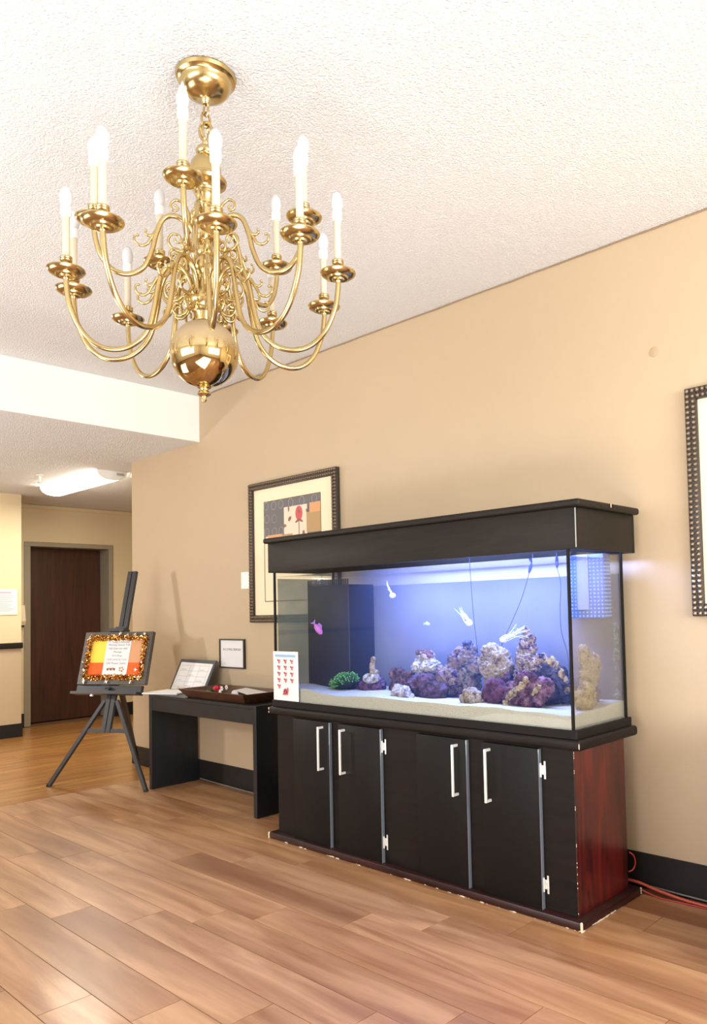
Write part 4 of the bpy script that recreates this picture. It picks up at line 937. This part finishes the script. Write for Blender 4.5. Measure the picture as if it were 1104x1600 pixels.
cable('grey cord on the floor along the baseboard under the table', [(-2.45, -.035, .02), (-2.2, -.03, .012), (-1.9, -.028, .006), (-1.6, -.032, .006), (-1.35, -.03, .006)], .004, mt=M_grc, name='grey_cord')
cable('pale grey cord at the baseboard foot behind the orange cord', [(.86, -.018, .020), (1.0, -.016, .014), (1.2, -.016, .010), (1.6, -.016, .007), (2.0, -.016, .007)], .0035, mt=M_grc, name='grey_cord')

# assumed low cupboard beyond the right frame edge, added to shade the wall foot
t = thing('assumed_cupboard', 'assumed low dark wooden cupboard out of view right of the cords', 'cupboard', (1.95, -.31, 0))
b = MB(); b.box(1.54, 2.28, -.53, -.02, .05, .75, .003, 1); b.build('body', M_mahog, t)
b = MB(); b.box(1.525, 2.30, -.55, -.012, .75, .78, .006, 2); b.build('top_board', M_black, t)
b = MB(); b.box(1.57, 2.25, -.5, -.05, 0, .05); b.build('plinth', M_black, t)
for x0, x1, hx in ((1.55, 1.91, 1.88), (1.92, 2.27, 1.95)):
    b = MB(); b.box(x0, x1, -.548, -.530, .07, .735, .003, 1); d = b.build('door', M_mahog, t)
    b = MB(); b.tube([(hx, -.548, .45), (hx, -.57, .45)], .009, 10); b.ball((hx, -.572, .45), .014, 2); b.build('knob', M_chrome, d)

# ------------------------------------------------------------------ chandelier
AXT = Vector((.5175, -1.771, 0)); AXB = Vector((.502, -1.776, 0))
def axis_at(z):
    f = (z - 1.924) / (2.72 - 1.924); return AXB.lerp(AXT, f)
lean = lambda z: axis_at(z)
t = ch = thing('chandelier', 'polished brass chandelier with fifteen candle arms hanging from the ceiling', 'chandelier', (.5175, -1.771, HC))
b = MB(); b.lathe([(.0, 2.744), (.083, 2.744), (.086, 2.738), (.083, 2.729), (.074, 2.724), (.071, 2.720), (.070, 2.712), (.066, 2.702), (.056, 2.690), (.040, 2.682), (.020, 2.678), (.015, 2.674), (.013, 2.666), (.008, 2.658)], seg=40, lean=lean); b.build('ceiling_canopy', M_brass, t)
def link(c, rx, rz, ang, r=.0042):
    pts = []
    for i in range(20):
        q = 2 * PI * i / 20; d = Vector((math.cos(ang), math.sin(ang), 0)) * rx * math.cos(q) + Vector((0, 0, 1)) * rz * math.sin(q)
        pts.append(axis_at(c) + Vector((0, 0, c)) + d)
    b = MB(); b.tube(pts, r, 8, True); b.build('chain_link', M_brass, t)
link(2.643, .009, .020, .2, .003); link(2.612, .013, .022, 1.5, .0038); link(2.578, .018, .027, .7, .0045); link(2.574, .016, .026, 2.1, .004)
P = [(.004, 2.556), (.009, 2.552), (.010, 2.545), (.007, 2.538), (.012, 2.534), (.024, 2.528), (.028, 2.520), (.027, 2.512), (.022, 2.506), (.030, 2.498), (.040, 2.484), (.044, 2.468), (.044, 2.446), (.046, 2.444), (.047, 2.438), (.058, 2.434), (.061, 2.428), (.058, 2.420), (.046, 2.414), (.036, 2.410), (.031, 2.404), (.030, 2.398), (.033, 2.394), (.030, 2.388), (.027, 2.384), (.025, 2.360), (.028, 2.356), (.028, 2.350), (.024, 2.346), (.022, 2.320), (.030, 2.312), (.036, 2.296), (.036, 2.272), (.030, 2.258), (.022, 2.250), (.021, 2.225), (.026, 2.221), (.026, 2.214), (.022, 2.208), (.030, 2.198), (.037, 2.184), (.037, 2.170), (.030, 2.158), (.022, 2.150), (.022, 2.140), (.027, 2.136), (.030, 2.120), (.034, 2.105), (.044, 2.095), (.048, 2.082), (.048, 2.070), (.043, 2.062), (.041, 2.056), (.036, 2.052), (.035, 2.046), (.030, 2.042), (.028, 2.034), (.027, 2.026), (.026, 2.018)]
b = MB(); b.lathe(P, seg=32, lean=lean); b.build('column', M_brass, t)
def ball_mat():
    mt, n, l, p = new_mat('ball_brass'); tc = n.new('ShaderNodeTexCoord'); sp = n.new('ShaderNodeSeparateXYZ'); l.new(tc.outputs['Object'], sp.inputs[0])
    nz = n.new('ShaderNodeTexNoise'); nz.inputs['Scale'].default_value = 320; l.new(tc.outputs['Object'], nz.inputs['Vector'])
    a = n.new('ShaderNodeMath'); a.operation = 'MULTIPLY_ADD'; a.inputs[1].default_value = .05; l.new(nz.outputs['Fac'], a.inputs[0]); l.new(sp.outputs['Z'], a.inputs[2])
    mr = n.new('ShaderNodeMapRange'); mr.inputs['From Min'].default_value = -.822 + .025; mr.inputs['From Max'].default_value = -.778 + .025; l.new(a.outputs[0], mr.inputs['Value'])
    mr2 = n.new('ShaderNodeMapRange'); mr2.inputs['To Min'].default_value = .08; mr2.inputs['To Max'].default_value = .55; l.new(mr.outputs[0], mr2.inputs['Value']); l.new(mr2.outputs[0], p.inputs['Roughness'])
    mx = n.new('ShaderNodeMix'); mx.data_type = 'RGBA'; mx.inputs[6].default_value = (0.54, 0.41, 0.19, 1); mx.inputs[7].default_value = (0.50, 0.38, 0.23, 1); l.new(mr.outputs[0], mx.inputs[0]); l.new(mx.outputs[2], p.inputs['Base Color'])
    m3 = n.new('ShaderNodeMapRange'); m3.inputs['To Min'].default_value = 1; m3.inputs['To Max'].default_value = .45; l.new(mr.outputs[0], m3.inputs['Value']); l.new(m3.outputs[0], p.inputs['Metallic'])
    return mt
rb = .0957
b = MB(); b.lathe([(max(.001, rb * math.sin(q)), 1.924 + rb * math.cos(q)) for q in [PI * i / 28 for i in range(29)]], seg=48, lean=lean); o = b.build('ball', ball_mat(), t, smooth=60); o['label'] = 'large polished brass ball with a dusty top'
b = MB(); b.lathe([(.012, 1.834), (.018, 1.830), (.019, 1.826), (.013, 1.822), (.012, 1.818), (.018, 1.812), (.019, 1.807), (.014, 1.803), (.008, 1.800), (.007, 1.794), (.008, 1.790), (.004, 1.785)], seg=20, lean=lean); b.build('finial', M_brass, t)
def smooth2(pts): return smoothpath([(p[0], 0, p[1]) for p in pts], 6)
LOW = [(.060, 2.088), (.046, 2.080), (.036, 2.098), (.040, 2.132), (.060, 2.165), (.087, 2.176), (.113, 2.160), (.130, 2.118), (.142, 2.05), (.162, 1.980), (.200, 1.937), (.250, 1.918), (.302, 1.926), (.346, 1.965), (.375, 2.03), (.384, 2.085), (.385, 2.112)]
UPP = [(.050, 2.250), (.036, 2.252), (.032, 2.275), (.052, 2.304), (.085, 2.318), (.113, 2.304), (.131, 2.26), (.144, 2.205), (.166, 2.157), (.205, 2.135), (.245, 2.144), (.274, 2.182), (.288, 2.232), (.290, 2.265)]
SCR_U = [[(.046, 2.296), (.044, 2.325), (.056, 2.353), (.076, 2.365), (.091, 2.354), (.090, 2.337), (.078, 2.333), (.073, 2.343), (.080, 2.349)],
         [(.128, 2.275), (.145, 2.245), (.155, 2.228), (.172, 2.221), (.187, 2.231), (.188, 2.246), (.180, 2.250)],
         [(.140, 2.255), (.152, 2.252), (.160, 2.258), (.158, 2.266)],
         [(.036, 2.236), (.060, 2.218), (.088, 2.222), (.100, 2.243), (.090, 2.264), (.072, 2.262), (.066, 2.247), (.076, 2.240), (.082, 2.248)]]
SCR_L = [[(r * 1.02 + .004, z - .142) for r, z in s] for s in SCR_U[:3]] + [[(.040, 2.068), (.058, 2.036), (.078, 2.030), (.090, 2.046), (.082, 2.064), (.068, 2.060), (.068, 2.048)], [(.050, 2.105), (.075, 2.075), (.102, 2.078), (.114, 2.10), (.104, 2.122), (.086, 2.118), (.084, 2.102), (.094, 2.098)]]
pan_prof = [(.006, -.020), (.008, -.012), (.016, -.0105), (.018, -.006), (.026, -.0055), (.029, -.001), (.040, .000), (.047, .005), (.050, .010), (.0495, .0125), (.046, .0115), (.038, .006), (.028, .0035), (.004, .003)]
cup_prof = [(.010, .003), (.0125, .006), (.0118, .030), (.0155, .034), (.0165, .038), (.015, .0405), (.0165, .043), (.0160, .047), (.011, .048)]
sl_prof = [(.0098, .047), (.0100, .166), (.0092, .168)]
col_prof = [(.0095, .160), (.0135, .163), (.0142, .176), (.0140, .188), (.011, .191)]
bulb_prof = [(.010, .189), (.0138, .196), (.0165, .206), (.0166, .216), (.0154, .226), (.0128, .234), (.0090, .240), (.0048, .244), (.0008, .2455)]
tip_prof = [(.010, .189), (.0138, .196), (.0160, .206), (.0158, .216), (.0132, .228), (.0095, .238), (.0055, .247), (.0022, .256), (.0008, .260)]
cache = {}
def shared(name, mb_fn, mt, parent, loc):
    if name not in cache:
        o = mb_fn().build(name, mt, None, smooth=40); cache[name] = o.data; o.parent = parent; o.location = loc; return o
    o = bpy.data.objects.new(name, cache[name]); COL.objects.link(o); o.parent = parent; o.location = loc; return o
arms = [(z, p) for z, L in ((2.118, [(.835, -1.944), (.650, -2.138), (.319, -2.087), (.206, -2.019), (.103, -1.805), (.392, -1.457), (.620, -1.427), (.831, -1.552), (.936, -1.768), (.222, -1.532)]),
        (2.271, [(.719, -1.964), (.356, -2.026), (.238, -1.767), (.469, -1.493), (.779, -1.628)])) for p in L]
for i, (zr, (px, py)) in enumerate(arms):
    up_ = zr > 2.2; prof, scr, R0 = (UPP, SCR_U, .290) if up_ else (LOW, SCR_L, .385)
    A0 = axis_at(zr); d = Vector((px, py, 0)) - A0; R = d.length; d.normalize(); k = R / R0
    def pt(r, z):
        f = min(1, max(0, (r - .05) / (R0 - .05))); rr = r + (R - R0) * f
        return A0 + d * rr + Vector((0, 0, z))
    b = MB(); pp = smooth2(prof); n_ = len(pp); b.tube([pt(q.x, q.z) for q in pp], [.0045 + .0028 * min(1, j / 14) for j in range(n_)], 9); arm = b.build('arm', M_brass, t, smooth=60)
    for s in scr:
        b = MB(); pp = smooth2(s); n_ = len(pp); b.tube([pt(q.x, q.z) for q in pp], [.0050 - .0026 * j / n_ for j in range(n_)], 7)
        e = pp[-1]; b.ball(pt(e.x, e.z), .0042, 1); b.build('scroll', M_brass, arm, smooth=60)
    loc = Vector((px, py, zr)) - root_of(arm)
    shared('drip_pan', lambda: MB().lathe(pan_prof, seg=32), M_brass, arm, loc)
    shared('candle_cup', lambda: MB().lathe(cup_prof, seg=20), M_brass, arm, loc)
    shared('candle_sleeve', lambda: MB().lathe(sl_prof, seg=16), M_ivory, arm, loc)
    shared('bulb_collar', lambda: MB().lathe(col_prof, seg=16), M_white, arm, loc)
    if i == 8:
        dl = Vector((.70, .71, 0))
        b = MB(); b.lathe(tip_prof, base=(px, py, zr), seg=16, lean=lambda z: dl * (.014 * max(0, (z - .205) / .06) ** 1.5)); b.build('bulb', M_bulb, arm, smooth=60)
    elif i == 10:
        b = MB(); b.lathe(tip_prof, base=(px, py, zr), seg=16); b.build('bulb', M_bulb, arm, smooth=60)
    else: shared('bulb', lambda: MB().lathe(bulb_prof, seg=16), M_bulb, arm, loc)
